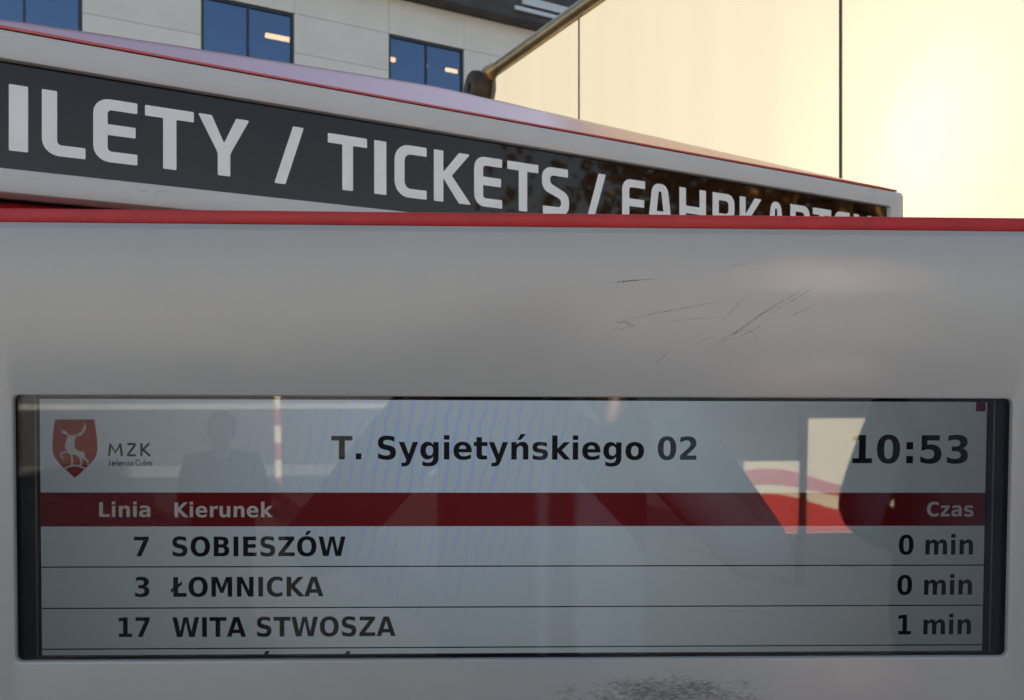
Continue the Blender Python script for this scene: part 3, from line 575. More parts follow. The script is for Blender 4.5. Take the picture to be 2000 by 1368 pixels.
'r': (49.3, "M49 39.8Q46.7 40.9 44.5 41.4 42.2 41.9 39.9 41.9 33.2 41.9 29.5 37.6 25.9 33.3 25.9 25.2L25.9 0 8.4 0 8.4 54.7 25.9 54.7 25.9 45.7Q29.3 51.1 33.6 53.5 38 56 44.1 56 45 56 46 55.9 47 55.9 49 55.6Z"),
'u': (71.2, "M7.8 21.3L7.8 54.7 25.4 54.7 25.3 29.1Q25.3 22.5 25.6 19.6 26 16.7 26.8 15.4 27.9 13.7 29.6 12.7 31.3 11.8 33.6 11.8 39.1 11.8 42.2 16 45.3 20.2 45.3 27.7L45.3 54.7 62.8 54.7 62.8 0 45.3 0 45.3 7.9Q41.4 3.1 36.9 .8 32.5 -1.4 27.2 -1.4 17.7 -1.4 12.8 4.4 7.8 10.2 7.8 21.3Z"),
'a': (67.5, "M32.9 24.6Q27.4 24.6 24.7 22.8 21.9 20.9 21.9 17.3 21.9 14 24.1 12.1 26.4 10.2 30.3 10.2 35.3 10.2 38.6 13.7 42 17.3 42 22.6L42 24.6ZM59.6 31.2L59.6 0 42 0 42 8.1Q38.5 3.1 34.1 .8 29.7 -1.4 23.4 -1.4 14.9 -1.4 9.6 3.5 4.3 8.5 4.3 16.4 4.3 26 10.9 30.5 17.5 35 31.7 35L42 35 42 36.4Q42 40.5 38.7 42.5 35.5 44.4 28.5 44.4 22.9 44.4 18.1 43.3 13.2 42.1 9.1 39.9L9.1 53.2Q14.7 54.6 20.4 55.3 26 56 31.7 56 46.5 56 53 50.2 59.6 44.3 59.6 31.2Z"),
'z': (58.2, "M5.7 54.7L51.9 54.7 51.9 43 23.7 12.5 53.4 12.5 53.4 0 4.5 0 4.5 11.7 32.7 42.2 5.7 42.2Z"),
}
G['\u0144'] = (71.2, G['n'][1] + "M38 80L56 80 39 61.7 27.5 61.7Z")
G['\u00d3'] = (85, G['O'][1] + "M44 93.5L61 93.5 46.5 78 35 78Z")
import re
def path(d, seg=5):
    """-> list of contours from M/L/Q/Z path text"""
    out, cur, pts, cmd = [], None, [], None
    toks = re.findall(r'[MLQZ]|-?\d*\.?\d+', d); i = 0
    while i < len(toks):
        if toks[i] in 'MLQZ':
            cmd = toks[i]; i += 1
            if cmd == 'Z':
                if len(pts) > 2:
                    if (Vector(pts[0])-Vector(pts[-1])).length < 1e-4: pts.pop()
                    out.append(pts)
                pts = []
            continue
        if cmd in 'ML':
            p = (float(toks[i]), float(toks[i+1])); i += 2; pts.append(p)
        else:
            c = (float(toks[i]), float(toks[i+1])); p = (float(toks[i+2]), float(toks[i+3])); i += 4; a = pts[-1]
            for k in range(1, seg+1):
                t = k/seg; pts.append(((1-t)**2*a[0]+2*t*(1-t)*c[0]+t*t*p[0], (1-t)**2*a[1]+2*t*(1-t)*c[1]+t*t*p[1]))
    return out
def area(l): return sum(l[i-1][0]*l[i][1]-l[i][0]*l[i-1][1] for i in range(len(l)))/2
def inside(p, l):
    r = False
    for i in range(len(l)):
        a, b = l[i-1], l[i]
        if (a[1] > p[1]) != (b[1] > p[1]) and p[0] < (b[0]-a[0])*(p[1]-a[1])/(b[1]-a[1])+a[0]: r = not r
    return r
def text(name, s, px0, px1, ybase, cap, mat, parent):
    """set a word so that its ink runs from px0 to px1 on the baseline with the given cap height"""
    gl = []; x = 0
    for ch in s:
        adv, d = G[ch]; cs = path(d); gl.append([[(x+a, b) for a, b in c] for c in cs]); x += adv
    xs_ = [p[0] for g_ in gl for c in g_ for p in c]; mn, mx = min(xs_), max(xs_)
    X0, Z0 = bp(px0, ybase, SDp); X1, _ = bp(px1, ybase, SDp); kx = (X1-X0)/(mx-mn)
    kz = (bp((px0+px1)/2, ybase-cap, SDp)[1]-bp((px0+px1)/2, ybase, SDp)[1])/72.9
    bm = bmesh.new()
    for g_ in gl:
        g2 = [[(X0+(a-mn)*kx, Z0+b*kz) for a, b in c] for c in g_]
        g2.sort(key=lambda c: -abs(area(c))); used = set()
        for i, c in enumerate(g2):
            if i in used: continue
            holes = [j for j in range(i+1, len(g2)) if j not in used and inside(g2[j][0], c)]
            used.update(holes); flat(bm, [c]+[g2[j] for j in holes], SDp-.0002)
    return fin(name, bm, mat, parent)
text('stop_name', 'T. Sygiety\u0144skiego 02', 647, 1360, 897.5, 45.5, M['lcd_black'], scr)
text('clock', '10:53', 1664, 1890, 905, 55, M['lcd_black'], scr)
text('column_heading', 'Linia', 194, 294, 1010, 29, M['lcd_text'], scr)
text('column_heading', 'Kierunek', 341, 533, 1010.5, 29, M['lcd_text'], scr)
text('column_heading', 'Czas', 1810, 1901, 1009, 28.5, M['lcd_text'], scr)
for y, yr, cap_, num, nx, dest, dx, tm_, tx in ((1087, 1083.5, 38.5, '7', (262, 291), 'SOBIESZ\u00d3W', (337, 675), '0 min', (1755, 1900)),
                                        (1166, 1162, 38.5, '3', (264, 292), '\u0141OMNICKA', (334, 632), '0 min', (1752, 1898)),
                                        (1244.5, 1239.5, 38.5, '17', (232, 293), 'WITA STWOSZA', (337, 773), '1 min', (1754, 1896))):
    text('line_number', num, *nx, y, cap_, M['lcd_black'], scr); text('destination', dest, *dx, y, cap_, M['lcd_black'], scr)
    text('waiting_time', tm_, *tx, yr, cap_, M['lcd_black'], scr)
for x in (514, 672):
    bm = bmesh.new(); flat(bm, [bl([(x-2, 1284), (x+5, 1284), (x+13, 1272), (x+5, 1272)], SDp)], SDp-.0002)
    fin('destination', bm, M['lcd_black'], scr)
bm = bmesh.new(); flat(bm, [bl([(1906, 785), (1925, 785), (1925, 804), (1906, 804)], SDp)], SDp-.0002); ic = fin('status_icon', bm, M['lcd_icon'], scr)
# crest: red shield with a rearing stag
def zc(l): return bl([(80+x/8, 790+y/8) for x, y in l], SDp)
bm = bmesh.new(); flat(bm, [zc([(220, 236), (835, 236), (850, 330), (868, 450), (882, 600), (884, 700), (870, 790), (838, 855), (780, 920), (700, 1000), (610, 1085), (530, 1150), (450, 1080), (365, 1000), (290, 925), (232, 850), (195, 780), (182, 700), (180, 600), (188, 480), (202, 350)])], SDp-.0002)
fin('crest', bm, M['lcd_crest'], scr)
bm = bmesh.new(); Y_ = SDp-.0003
M['lcd_stag'] = lcd('lcd_stag', (0.05479, 0.05890, 0.05890))
flat(bm, [zc([(325, 405), (390, 415), (405, 440), (440, 478), (490, 492), (545, 520), (530, 570), (524, 640), (550, 700), (600, 730), (680, 745), (690, 770), (684, 840), (640, 848), (600, 838), (560, 800), (480, 785), (430, 770), (390, 715), (375, 640), (400, 555), (430, 500), (400, 470), (345, 462), (328, 440)])], Y_)
def zr(l, w_, tp=False): ribbon(bm, [bp(80+x/8, 790+y/8, SDp) for x, y in l], w_*.377e-3/8, Y_-.00002*random.random(), tp)
flat(bm, [zc([(455, 478), (500, 500), (570, 505), (640, 480), (690, 420), (708, 370), (695, 300), (676, 292), (680, 360), (655, 410), (610, 450), (560, 475), (500, 480)])], Y_-.00003)
zr([(645, 445), (610, 455), (585, 430)], 14); zr([(690, 400), (650, 380), (640, 340)], 12)
zr([(400, 742), (350, 755), (312, 760), (325, 805), (348, 862)], 24)
zr([(475, 780), (490, 850), (488, 955)], 26); zr([(610, 838), (638, 880), (630, 920), (612, 975)], 26); zr([(672, 835), (720, 875), (742, 905), (730, 950)], 24)
zr([(375, 1003), (420, 980), (480, 960), (530, 955), (590, 962), (640, 980), (695, 1005)], 30)
fin('stag_emblem', bm, M['lcd_stag'], scr)
# MZK and the small town name are thin strokes
def strokes(name, items, wpx, mat):
    bm = bmesh.new(); j = 0
    for l in items:
        ribbon(bm, bl(l, SDp), wpx*.377e-3, SDp-.0002-.00001*(j % 7)); j += 1
    return fin(name, bm, mat, scr)
strokes('operator_name', [[(213, 891), (216, 866.5)], [(215, 867), (225.5, 884), (236, 867)], [(235, 866.5), (238.5, 891)],
        [(249, 867.5), (265, 867.5)], [(265, 868), (249.5, 889.5)], [(248.5, 889.5), (266, 889.5)], [(276.5, 866), (276.5, 891)], [(292, 866.5), (279, 878.5)], [(279, 878.5), (293.5, 891)]], 4.4, M['lcd_black'])
def arc(cx, cy, rx, ry, a0, a1, n=10): return [(cx+rx*math.cos(R(a0+(a1-a0)*i/n)), cy-ry*math.sin(R(a0+(a1-a0)*i/n))) for i in range(n+1)]
small = [[(214.5, 898.5), (214.5, 908), (213, 910), (211, 910)]]
def sm_e(x): return arc(x+3.6, 906.3, 3.2, 3.4, 0, 310)[:1]+[(x+.6, 906.2)] + arc(x+3.6, 906.3, 3.2, 3.4, 180, 0)+[] , arc(x+3.6, 906.3, 3.2, 3.4, 180, 320)
for x in (218.5, 231):
    small += list(sm_e(x))
small += [[(228.8, 898), (228.8, 909.7)], [(240.5, 903), (240.5, 909.7)], arc(243.6, 906, 3.0, 3.2, 180, 0)+[(246.6, 909.7)], [(250.3, 903), (250.3, 909.7)], [(250.3, 899.5), (250.3, 901)],
          arc(256.5, 906.4, 3.0, 3.3, 0, 360), [(259.7, 903), (259.7, 909.7)], arc(270.5, 904.2, 5.2, 5.7, 50, 330)+[(275.3, 904.8), (271.5, 904.8)],
          arc(282, 906.4, 3.2, 3.3, 0, 360), [(282, 902), (284, 899)], [(287.5, 903), (287.5, 909.7)], arc(289.8, 906, 2.3, 3, 180, 60), arc(294, 906.4, 2.4, 3.3, 0, 360), [(296.6, 903), (296.6, 909.7)]]
strokes('town_name', small, 1.9, M['lcd_black'])

# pale chips and dried specks along the left part of the red cap
M['fleck'] = pmat('pale_fleck', (.55, .22, .20), .7)
bm = bmesh.new(); rf_ = random.Random(4)
for i in range(90):
    x = rf_.choice((rf_.uniform(20, 180), rf_.uniform(240, 375), rf_.uniform(0, 420))); y = 432.5-abs(rf_.gauss(0, 3.2)); q_ = bp(x, y+.006*x, .0039); a_ = rf_.uniform(0, 3.1); l_ = rf_.uniform(.5, 2.2)*.377e-3
    ribbon(bm, [(q_[0]-l_*math.cos(a_), q_[1]-l_*math.sin(a_)), (q_[0]+l_*.2, q_[1]+l_*.1), (q_[0]+l_*math.cos(a_), q_[1]+l_*math.sin(a_))], rf_.uniform(.25, .6)*.377e-3, .00395-.0000003*i, True)
tag(fin('paint_flecks', bm, M['fleck'], cap), kind='stuff')
# scratches and scuffs on the paint above the window: thin smears lying on the surface
def scuff_mat():
    m, t, b = new('graphite_scuff'); out = t.nodes['Material Output']; b.inputs['Base Color'].default_value = (.055, .052, .05, 1); b.inputs['Roughness'].default_value = .6
    co = N(t, 'ShaderNodeTexCoord'); ns = N(t, 'ShaderNodeTexNoise', i_Scale=420.0, i_Detail=4.0); t.links.new(co.outputs['Object'], ns.inputs['Vector'])
    mr = N(t, 'ShaderNodeMapRange'); mr.inputs[1].default_value = .34; mr.inputs[2].default_value = .72; mr.inputs[3].default_value = 0; mr.inputs[4].default_value = .38; t.links.new(ns.outputs[0], mr.inputs[0])
    tr = N(t, 'ShaderNodeBsdfTransparent'); mx = N(t, 'ShaderNodeMixShader'); t.links.new(mr.outputs[0], mx.inputs[0]); t.links.new(tr.outputs[0], mx.inputs[1]); t.links.new(b.outputs[0], mx.inputs[2])
    t.links.new(mx.outputs[0], out.inputs[0]); return m
M['scuff'] = scuff_mat()
def zs(l): return [(1100+x*.45, 440+y*.45) for x, y in l]
def smooth_line(l, n=6):
    out = []
    for i in range(len(l)-1):
        p0, p1, p2, p3 = [Vector(l[max(0, min(len(l)-1, i+k))]) for k in (-1, 0, 1, 2)]
        for k in range(n):
            t = k/n; out.append(tuple(.5*((2*p1)+(p2-p0)*t+(2*p0-5*p1+4*p2-p3)*t*t+(3*p1-p0-3*p2+p3)*t**3)))
    out.append(tuple(l[-1])); return out
SC = [([(185, 250), (240, 247), (300, 240), (370, 235), (430, 231)], 2.0), ([(232, 246), (270, 244), (318, 239)], 2.6), ([(215, 420), (300, 405), (420, 380), (520, 362), (640, 340), (740, 322)], 1.5),
      ([(225, 415), (245, 425), (265, 418), (285, 432), (315, 436)], 2.2), ([(205, 455), (260, 450), (320, 436)], 1.3), ([(790, 305), (765, 330), (745, 355), (705, 395), (675, 420)], 1.6), ([(1115, 250), (1080, 260), (1020, 292), (940, 340), (860, 390), (790, 440), (720, 490), (660, 535), (618, 575)], 1.9),
      ([(1105, 262), (1040, 300), (960, 345), (880, 395)], 1.3), ([(1090, 355), (1030, 375), (960, 410)], 1.2), ([(618, 575), (650, 530), (700, 490), (760, 460), (800, 455), (830, 475), (845, 510), (850, 550)], 1.2),
      ([(390, 610), (430, 575), (470, 535)], 1.4), ([(440, 420), (520, 412), (600, 404), (680, 400)], 1.0), ([(560, 525), (620, 495), (680, 480)], 1.1), ([(700, 188), (760, 175), (840, 168)], .9), ([(720, 505), (780, 478), (850, 440), (890, 400)], 1.0), ([(270, 600), (300, 590)], .8)]
bm = bmesh.new(); k_ = 0
for l, w_ in SC:
    for rep in range(2):
        off = (random.uniform(-2, 2)*rep, random.uniform(-2, 2)*rep)
        pts = [bp(x+off[0], y+off[1]) for x, y in smooth_line(zs(l))]
        ribbon(bm, pts, w_*(1.05 if rep == 0 else .65)*.377e-3, -.00008-.000006*k_, True); k_ += 1
tag(fin('scratch_marks', bm, M['scuff'], housing), kind='stuff')
bm = bmesh.new()
for l, w_ in (([(268, 371), (282, 374), (292, 372)], 3.0), ([(300, 377), (315, 373), (328, 377)], 3.4), ([(328, 378), (360, 381), (385, 383)], 1.4), ([(50, 348), (70, 349), (92, 351)], 1.6), ([(5, 342), (25, 343)], 1.2)):
    pts = []
    for x, y in smooth_line(l):
        p = SMI @ (EYEV + ray(x, y)*sz(x)); pts.append((p.x, p.z))
    ribbon(bm, pts, w_*.45e-3, -.0001, True)
o = fin('scratch_marks', bm, M['scuff'], [c_ for c_ in tm.children if c_.name.startswith('sign_frame')][0]); tag(o, kind='stuff')
# ------------------------------------------------------------------ what stands round about: seen mirrored in the board, the sign and the windows
def mirror(px, py, T):
    """the point whose reflection in the cover glass shows at a pixel, T metres along the sight line"""
    v = ray(px, py); n = RB.to_3x3() @ Vector((0, 1, 0)); p0 = BOARD @ Vector((0, GD, 0))
    k = (p0-EYEV).dot(n)/v.dot(n); p = EYEV+v*k; r = v-2*v.dot(n)*n
    return p + r*(T-k)
def skin(name, pts, edges, m, parent, sub=1):
    """pts: {key: (pos, radius)} grown into one surface with the Skin modifier"""
    keys = list(pts); idx = {k: i for i, k in enumerate(keys)}
    me = bpy.data.meshes.new(name); me.from_pydata([pts[k][0] for k in keys], [(idx[a], idx[b]) for a, b in edges], [])
    o = link(name, me, parent); md = o.modifiers.new('skin', 'SKIN'); md.use_smooth_shade = True
    for i, k in enumerate(keys):
        r = pts[k][1]; r = r if isinstance(r, tuple) else (r, r)
        d = me.skin_vertices[0].data[i]; d.radius = r; d.use_root = (i == 0)
    s = o.modifiers.new('sub', 'SUBSURF'); s.levels = s.render_levels = sub
    dg = bpy.context.evaluated_depsgraph_get(); new_ = bpy.data.meshes.new_from_object(o.evaluated_get(dg))
    o.modifiers.clear(); o.data = new_; new_.materials.clear(); new_.materials.append(m)
    for p in new_.polygons: p.use_smooth = True
    return o
M['skin'] = pmat('skin', (.50, .30, .22), .5); M['hair'] = pmat('dark_hair', (.035, .024, .018), .5)
M['eye'] = pmat('eye_white', (.6, .6, .58), .2); M['lips'] = pmat('lips', (.36, .14, .12), .4)
def lerp(a, b, t): return tuple(a[i]+(b[i]-a[i])*t for i in range(3))
def person(label, loc, h, face, coat, legs_c, shoe, pose='down', lean=0.0):
    """height h, looking along local +Y turned by face degrees"""
    k = h/1.75
    root = tag(empty('person', Matrix.Translation(loc) @ Matrix.Rotation(R(face), 4, 'Z') @ Matrix.Scale(k, 4)), label, 'person')
    if pose == 'phone':
        sh_l, sh_r = (-.19, .02, 1.42), (.19, .02, 1.42)
        el_l, el_r = (-.41, .18, 1.17), (.37, .19, 1.15)
        wr_l, wr_r = (-.205, .30, 1.455), (.055, .30, 1.455)
        hd = {-1: Vector((.30, .40, .80)).normalized(), 1: Vector((-.30, .40, .80)).normalized()}
    elif pose == 'turned':   # seen from behind, hands held in front
        sh_l, sh_r = (-.18, 0, 1.42), (.18, 0, 1.42)
        el_l, el_r = (-.26, .06, 1.14), (.26, .06, 1.14)
        wr_l, wr_r = (-.08, .20, 1.03), (.08, .20, 1.03)
        hd = {-1: Vector((.6, .3, -.5)).normalized(), 1: Vector((-.6, .3, -.5)).normalized()}
    else:            # hands clasped behind the back
        sh_l, sh_r = (-.18, 0, 1.42), (.18, 0, 1.42)
        el_l, el_r = (-.25, -.11, 1.14), (.25, -.11, 1.14)
        wr_l, wr_r = (-.07, -.185, 1.01), (.07, -.185, 1.01)
        hd = {-1: Vector((.05, .15, -1)).normalized(), 1: Vector((-.05, .15, -1)).normalized()}
    # body: head, neck, trunk and hands as one skinned figure
    pts = {'pelvis': ((0, 0, .95), (.12, .09)), 'waist': ((0, 0, 1.10), (.11, .085)), 'chest': ((0, .0, 1.30), (.13, .09)), 'neckb': ((0, .0, 1.46), (.06, .06)), 'neck': ((0, .015, 1.52), (.052, .052)),
           'jaw': ((0, .035, 1.575), (.062, .070)), 'face': ((0, .03, 1.635), (.075, .092)), 'brow': ((0, .02, 1.69), (.076, .094)), 'crown': ((0, .012, 1.735), (.045, .06)),
           'nose': ((0, .130, 1.630), (.012, .012)), 'chin': ((0, .108, 1.565), (.022, .018))}
    ed = [('pelvis', 'waist'), ('waist', 'chest'), ('chest', 'neckb'), ('neckb', 'neck'), ('neck', 'jaw'), ('jaw', 'face'), ('face', 'brow'), ('brow', 'crown'), ('face', 'nose'), ('jaw', 'chin')]
    for s, shd, el, wr in ((-1, sh_l, el_l, wr_l), (1, sh_r, el_r, wr_r)):
        c = 'lr'[s > 0]; d = hd[s]; w0 = Vector(wr)
        side = Vector((s, 0, 0)) if pose != 'phone' else Vector((0, -.35, 1)).normalized()
        side = (side-d*side.dot(d)).normalized(); nrm = d.cross(side).normalized()
        pts.update({c+'sh': (shd, .05), c+'el': (el, .038), c+'wr': (wr, .026), c+'pm': (tuple(w0+d*.055), (.034, .018))})
        ed += [('chest', c+'sh'), (c+'sh', c+'el'), (c+'el', c+'wr'), (c+'wr', c+'pm')]
        curl = nrm*(.35 if pose == 'phone' else .25)*s
        for f_, (off, ln) in enumerate(((-.024, .062), (-.008, .074), (.008, .070), (.023, .055))):
            a = w0+d*.095+side*off; b = a+(d+curl*.5).normalized()*ln*.55; e_ = b+(d+curl*1.6).normalized()*ln*.5
            for q_, p_, r_ in ((0, a, .0088), (1, b, .0080), (2, e_, .0068)): pts[f'{c}f{f_}{q_}'] = (tuple(p_), r_)
            ed += [(c+'pm', f'{c}f{f_}0'), (f'{c}f{f_}0', f'{c}f{f_}1'), (f'{c}f{f_}1', f'{c}f{f_}2')]
        a = w0+d*.035-side*.036; b = a+(d*.7-side*.6).normalized()*.035; e_ = b+(d*.95-side*.1).normalized()*.028
        for q_, p_, r_ in ((0, a, .012), (1, b, .0098), (2, e_, .008)): pts[f'{c}t{q_}'] = (tuple(p_), r_)
        ed += [(c+'wr', c+'t0'), (c+'t0', c+'t1'), (c+'t1', c+'t2')]
    for s in (-1, 1):
        c = 'lr'[s > 0]; pts.update({c+'hip': ((s*.095, 0, .90), .085), c+'kn': ((s*.10, .015, .48), .055), c+'an': ((s*.105, -.02, .09), .038)}); ed += [('pelvis', c+'hip'), (c+'hip', c+'kn'), (c+'kn', c+'an')]
    skin('body', pts, ed, M['skin'], root, 2)
    # jacket
    jp = {'hem': ((0, 0, .80), (.235, .145)), 'waist': ((0, 0, 1.08), (.215, .135)), 'chest': ((0, 0, 1.30), (.215, .135)), 'yoke': ((0, -.005, 1.42), (.15, .095)), 'collar': ((0, .005, 1.50), (.082, .078))}
    je = [('waist', 'hem'), ('waist', 'chest'), ('chest', 'yoke'), ('yoke', 'collar')]
    for s, shd, el, wr in ((-1, sh_l, el_l, wr_l), (1, sh_r, el_r, wr_r)):
        c = 'lr'[s > 0]; jp.update({c+'sh': (shd, .082), c+'ua': (lerp(shd, el, .5), .070), c+'el': (el, .062), c+'fa': (lerp(el, wr, .5), .054), c+'cu': (lerp(el, wr, .93), .043)})
        je += [('yoke', c+'sh'), (c+'sh', c+'ua'), (c+'ua', c+'el'), (c+'el', c+'fa'), (c+'fa', c+'cu')]
    skin('jacket', {k_: jp[k_] for k_ in ['waist'] + [x for x in jp if x != 'waist']}, je, coat, root, 2)
    tp = {'p': ((0, 0, .93), (.165, .115))}; te = []
    for s in (-1, 1):
        c = 'lr'[s > 0]; tp.update({c+'h': ((s*.10, 0, .82), .105), c+'k': ((s*.105, .012, .48), .075), c+'a': ((s*.11, -.012, .085), .062)}); te += [('p', c+'h'), (c+'h', c+'k'), (c+'k', c+'a')]
    skin('trousers', tp, te, legs_c, root, 2)
    for s in (-1, 1):
        skin('shoe', {'a': ((s*.11, -.03, .05), (.046, .045)), 'b': ((s*.115, .08, .042), (.048, .038)), 'c': ((s*.122, .17, .034), (.040, .028))}, [('a', 'b'), ('b', 'c')], shoe, root, 2)
    # hair, eyes, mouth, ears
    bm = bmesh.new(); bmesh.ops.create_uvsphere(bm, u_segments=24, v_segments=14, radius=1)
    for v in bm.verts:
        x, y, z = v.co; wob = 1+.03*math.sin(9*x+5*z)+.02*math.sin(17*y)
        v.co = Vector((x*.092*wob, -.004+y*.112*wob-(.012 if y > 0 else 0), 1.665+z*.094*wob+(.0 if z > 0 else -.02*(y < .2))))
    bmesh.ops.delete(bm, geom=[v for v in bm.verts if (v.co.y > .045 and v.co.z < 1.705) or v.co.z < 1.575], context='VERTS')
    fin('hair', bm, M['hair'], root, True)
    for s in (-1, 1):
        bm = bmesh.new(); bmesh.ops.create_uvsphere(bm, u_segments=12, v_segments=8, radius=.0125, matrix=Matrix.Translation((s*.032, .104, 1.652))); fin('eye', bm, M['eye'], root, True)
        bm = bmesh.new(); bmesh.ops.create_uvsphere(bm, u_segments=12, v_segments=8, radius=1, matrix=Matrix.Translation((s*.083, .015, 1.635)) @ Matrix.Diagonal((.010, .020, .032, 1))); fin('ear', bm, M['skin'], root, True)
    bm = bmesh.new(); bmesh.ops.create_uvsphere(bm, u_segments=12, v_segments=8, radius=1, matrix=Matrix.Translation((0, .112, 1.596)) @ Matrix.Diagonal((.024, .010, .007, 1))); fin('mouth', bm, M['lips'], root, True)
    return root
M['coat_dark'] = pmat('blue_grey_coat', (.042, .055, .078), 1.0, var=.2, scale=20, spec=.05)
M['coat_navy'] = pmat('navy_coat', (.020, .024, .040), 1.0, var=.2, scale=20, spec=.05)
M['coat_grey'] = pmat('grey_coat', (.022, .022, .023), 1.0, var=.2, scale=20, spec=.05)
M['jeans'] = pmat('dark_jeans', (.03, .038, .060), .85, var=.2, scale=40)
M['shoe'] = pmat('black_shoe', (.02, .02, .02), .5)
person('person in a blue grey coat holding a smartphone up in front of the departure board', (.13, -.425, 0), 1.83, 0, M['coat_dark'], M['jeans'], M['shoe'], 'phone')
ph = tag(empty('smartphone', Matrix.Translation((.052, -.012, EYE-.008))), 'black smartphone held sideways in both hands before the departure board', 'phone')
bm = bmesh.new(); box(bm, (-.078, -.004, -.036), (.078, .004, .036), .003, 3); fin('case', bm, M['bezel'], ph)
bm = bmesh.new(); box(bm, (-.073, -.0046, -.033), (.073, -.0041, .033)); fin('display', bm, pmat('phone_glass', (.01, .01, .012), .1), ph)
bm = bmesh.new(); tube(bm, (-.052, .0041, .008), (-.052, .0062, .008), .006, n=20); fin('camera_lens', bm, M['sign_black'], ph)
cp = mirror(432, 805, 4.1)
person('child in a grey jacket standing behind to the left, mirrored in the screen', (cp.x, cp.y, 0), cp.z, -8, M['coat_grey'], M['jeans'], M['shoe'])
person('person in a navy coat with back turned, close by to the right of the board', (1.20, -.72, 0), 1.80, 186, M['coat_navy'], M['jeans'], M['shoe'], 'turned')

# sunlit barrier panels with a red wave
wp0, wp1 = mirror(1390, 900, 5.6), mirror(1790, 900, 5.6)
wb = tag(empty('wave_barrier', Matrix.Translation((wp0.x, wp0.y, 0))), 'white barrier of three panels printed with a red and pink wave across the square', 'barrier')
M['w_white'] = pmat('barrier_white', (.86, .76, .54), .5); M['w_red'] = pmat('barrier_red', (.62, .035, .02), .45); M['w_dull'] = pmat('faded_red', (.42, .13, .10), .6); M['w_pink'] = pmat('barrier_pink', (.60, .17, .17), .45)
def wx(px, py): q_ = mirror(px, py, 5.6); return q_.x-wp0.x, q_.z
u = (wx(1575, 820)[0]-wx(1452, 820)[0])/123.0
def wz(py): return wx(1570, py)[1]
ztop1, ztop2 = wz(818), wz(902)
for x0, x1, ztp, zbp in ((1395-1390, 1424-1390, 896, 938), (1452-1390, 1566-1390, 902, 1045), (1577-1390, 1790-1390, 818, 1045)):
    a, b = x0*u, x1*u; zt_ = wz(ztp); zb2 = wz(zbp)
    bm = bmesh.new(); box(bm, (a, 0, zb2), (b, .02, zt_), .004); pn = fin('barrier_panel', bm, M['w_white'], wb)
    # facing the board is +Y here: prints sit on the +y face
    for y0, y1, m_, name in (() if zbp < 1000 else ((935, 962, M['w_pink'], 'wave_band'), (985, 1400, M['w_red'], 'wave_field'))):
        bm = bmesh.new(); n = 16; up, lo = [], []
        for i in range(n+1):
            x = a+.004+(b-a-.008)*i/n; pxx = x/u+1390; wv = 14*math.sin((pxx-1400)/62.0)
            up.append((x, wz(y0-wv*1.4))); lo.append((x, max(zb2+.004, wz(y1-wv)) if name == 'wave_band' else zb2+.006))
        va = ring(bm, up, .0215); vb = ring(bm, lo, .0215)
        for i in range(n): bm.faces.new((va[i], va[i+1], vb[i+1], vb[i]))
        fin(name, bm, m_, pn)
for x in (1571.5, 1795):
    bm = bmesh.new(); c = (x-1390)*u; box(bm, (c-.022, -.03, 0), (c+.022, .035, wz(812)), .005); fin('post', bm, M['bezel'], wb)

# red and white barrier post
bp0 = mirror(541, 800, 8.6)
bo = tag(empty('barrier_post', Matrix.Translation((bp0.x, bp0.y, 0))), 'slim post banded in red and white beside the road', 'post')
for i in range(8):
    bm = bmesh.new(); tube(bm, (0, 0, .16*i), (0, 0, .16*(i+1)-.001), .034, n=14); fin('band', bm, (M['w_dull'], M['w_white'])[i % 2], bo)

# trees
def branch_mesh(bm, p, d, r, l, depth, rnd, ends, minr=.012):
    seg = 3; q_ = Vector(p); dd = Vector(d)
    for i in range(seg):
        nd = (dd+Vector((rnd.uniform(-1, 1), rnd.uniform(-1, 1), rnd.uniform(-.4, .7)))*.13).normalized()
        r1 = r*(1-.14); p1 = q_+nd*l/seg; tube(bm, q_, p1, r, r1, 6, False); q_, dd, r = p1, nd, r1
    ends.append((q_.copy(), dd.copy()))
    if depth > 0 and r > minr:
        for j in range(rnd.choice((2, 3, 3))):
            a = rnd.uniform(0, 2*math.pi); side = dd.orthogonal().normalized(); side.rotate(Matrix.Rotation(a, 3, dd))
            branch_mesh(bm, q_, (dd*.75+side*rnd.uniform(.45, .85)+Vector((0, 0, .15))).normalized(), r*rnd.uniform(.55, .72), l*rnd.uniform(.62, .82), depth-1, rnd, ends, minr)
M['bark'] = pmat('bark', (.075, .06, .048), .9, var=.3, scale=14)
def leafmat(name, cols):
    m, t, b = new(name); g_ = N(t, 'ShaderNodeNewGeometry'); rp = N(t, 'ShaderNodeValToRGB'); t.links.new(g_.outputs['Random Per Island'], rp.inputs[0])
    rp.color_ramp.elements[0].color = (*cols[0], 1); rp.color_ramp.elements[1].color = (*cols[-1], 1)
    for i, c in enumerate(cols[1:-1]): e_ = rp.color_ramp.elements.new((i+1)/(len(cols)-1)); e_.color = (*c, 1)
    t.links.new(rp.outputs[0], b.inputs['Base Color']); b.inputs['Roughness'].default_value = .6
    tl_ = N(t, 'ShaderNodeBsdfTranslucent'); t.links.new(rp.outputs[0], tl_.inputs[0]); mx = N(t, 'ShaderNodeMixShader'); mx.inputs[0].default_value = .62
    t.links.new(b.outputs[0], mx.inputs[1]); t.links.new(tl_.outputs[0], mx.inputs[2]); t.links.new(mx.outputs[0], t.nodes['Material Output'].inputs[0]); return m
M['leaf_a'] = leafmat('autumn_leaves', [(.60, .36, .12), (.68, .46, .16), (.46, .36, .14), (.70, .38, .12)])
M['leaf_b'] = leafmat('rusty_leaves', [(.64, .32, .11), (.70, .40, .13), (.52, .27, .11), (.66, .48, .17)])
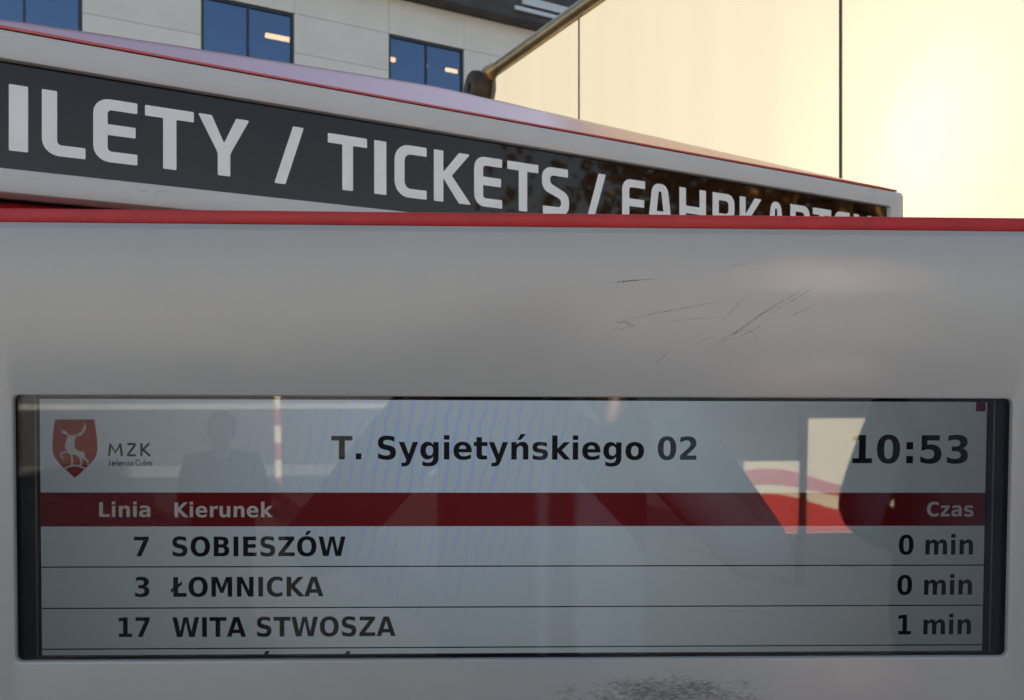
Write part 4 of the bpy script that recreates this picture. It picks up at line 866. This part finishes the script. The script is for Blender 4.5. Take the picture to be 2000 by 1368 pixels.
def tree(name, label, loc, hgt, crown_r, leaves, mat, seed, depth=4, thick=.018):
    rnd = random.Random(seed); root = tag(empty(name, Matrix.Translation(loc)), label, 'tree')
    bm = bmesh.new(); ends = []; branch_mesh(bm, (0, 0, -.05), (0, 0, 1), hgt*thick, hgt*.30, depth, rnd, ends); fin('trunk', bm, M['bark'], root, True)
    if leaves:
        bm = bmesh.new(); tips = [e_ for e_ in ends if e_[0].z > hgt*.28]
        for i in range(leaves):
            p, d = rnd.choice(tips); c = p+Vector((rnd.gauss(0, 1), rnd.gauss(0, 1), rnd.gauss(0, .8)))*crown_r*.25
            n_ = (Vector((rnd.gauss(0, 1), rnd.gauss(0, 1), rnd.gauss(.3, 1)))+sd*.8+Vector((-.75, 0, 0))).normalized(); a = n_.orthogonal().normalized(); a.rotate(Matrix.Rotation(rnd.uniform(0, 6.3), 3, n_)); b_2 = n_.cross(a); s_ = rnd.uniform(.07, .14)
            bm.faces.new([bm.verts.new(c+v_) for v_ in (a*s_, b_2*s_*.6, -a*s_, -b_2*s_*.6)])
        me = bpy.data.meshes.new('crown'); bm.to_mesh(me); bm.free(); me.materials.append(mat); tag(link('crown', me, root), kind=None)
    return root
def signray(px, py, T):
    v = ray(px, py); p = EYEV+v*sz(px); r = (v-2*v.dot(SN)*SN); r.normalize(); return p+r*T
t1 = signray(1640, 380, 19.0); t2 = signray(1800, 390, 14.5); t3 = signray(2010, 400, 10.5)
tree('maple_tree', 'autumn tree with golden brown leaves to the right, nearest the road', (t1.x, t1.y, 0), 7.4, 4.2, 13000, M['leaf_a'], 3)
tree('maple_tree', 'autumn tree with rusty orange leaves, the middle one on the right', (t2.x, t2.y, 0), 8.6, 4.6, 13000, M['leaf_b'], 5)
tree('maple_tree', 'tall autumn tree with brown leaves farthest from the road on the right', (t3.x, t3.y, 0), 9.6, 5.0, 13000, M['leaf_a'], 9)
tree('poplar_tree', 'tall bare leafless tree mirrored faintly in the office windows', (17.5, 2.8, 0), 22, 3, 0, None, 21, 6, .010)
# pale block across the road, in full sun
ob = tag(empty('apartment_block', Matrix.Translation((-16, -27, 0))), 'long pale sunlit apartment block on the far side of the road', 'building')
M['render_'] = pmat('pale_render', (.38, .36, .34), .8, var=.06, scale=.5)
bm = bmesh.new(); box(bm, (-24, -10, 0), (34, 0, 11)); fin('wall', bm, M['render_'], ob)
bm = bmesh.new(); box(bm, (-24.4, -10.4, 11.003), (34.4, .4, 11.5), .05); fin('roof', bm, M['attic'], ob)
wm = None
for fl in range(3):
    for i in range(18):
        if wm is None:
            bm = bmesh.new(); box(bm, (0, .004, 0), (1.4, .05, 1.6), .01); o = fin('window', bm, M['winframe'], ob); wm = o.data
            bm = bmesh.new(); box(bm, (.08, .052, .08), (1.32, .058, 1.52)); pq = fin('pane', bm, M['sign_black'], o).data
        else:
            o = link('window', wm, ob); link('pane', pq, o)
        o.location = (-22+3.1*i, 0, 1.3+3.3*fl)
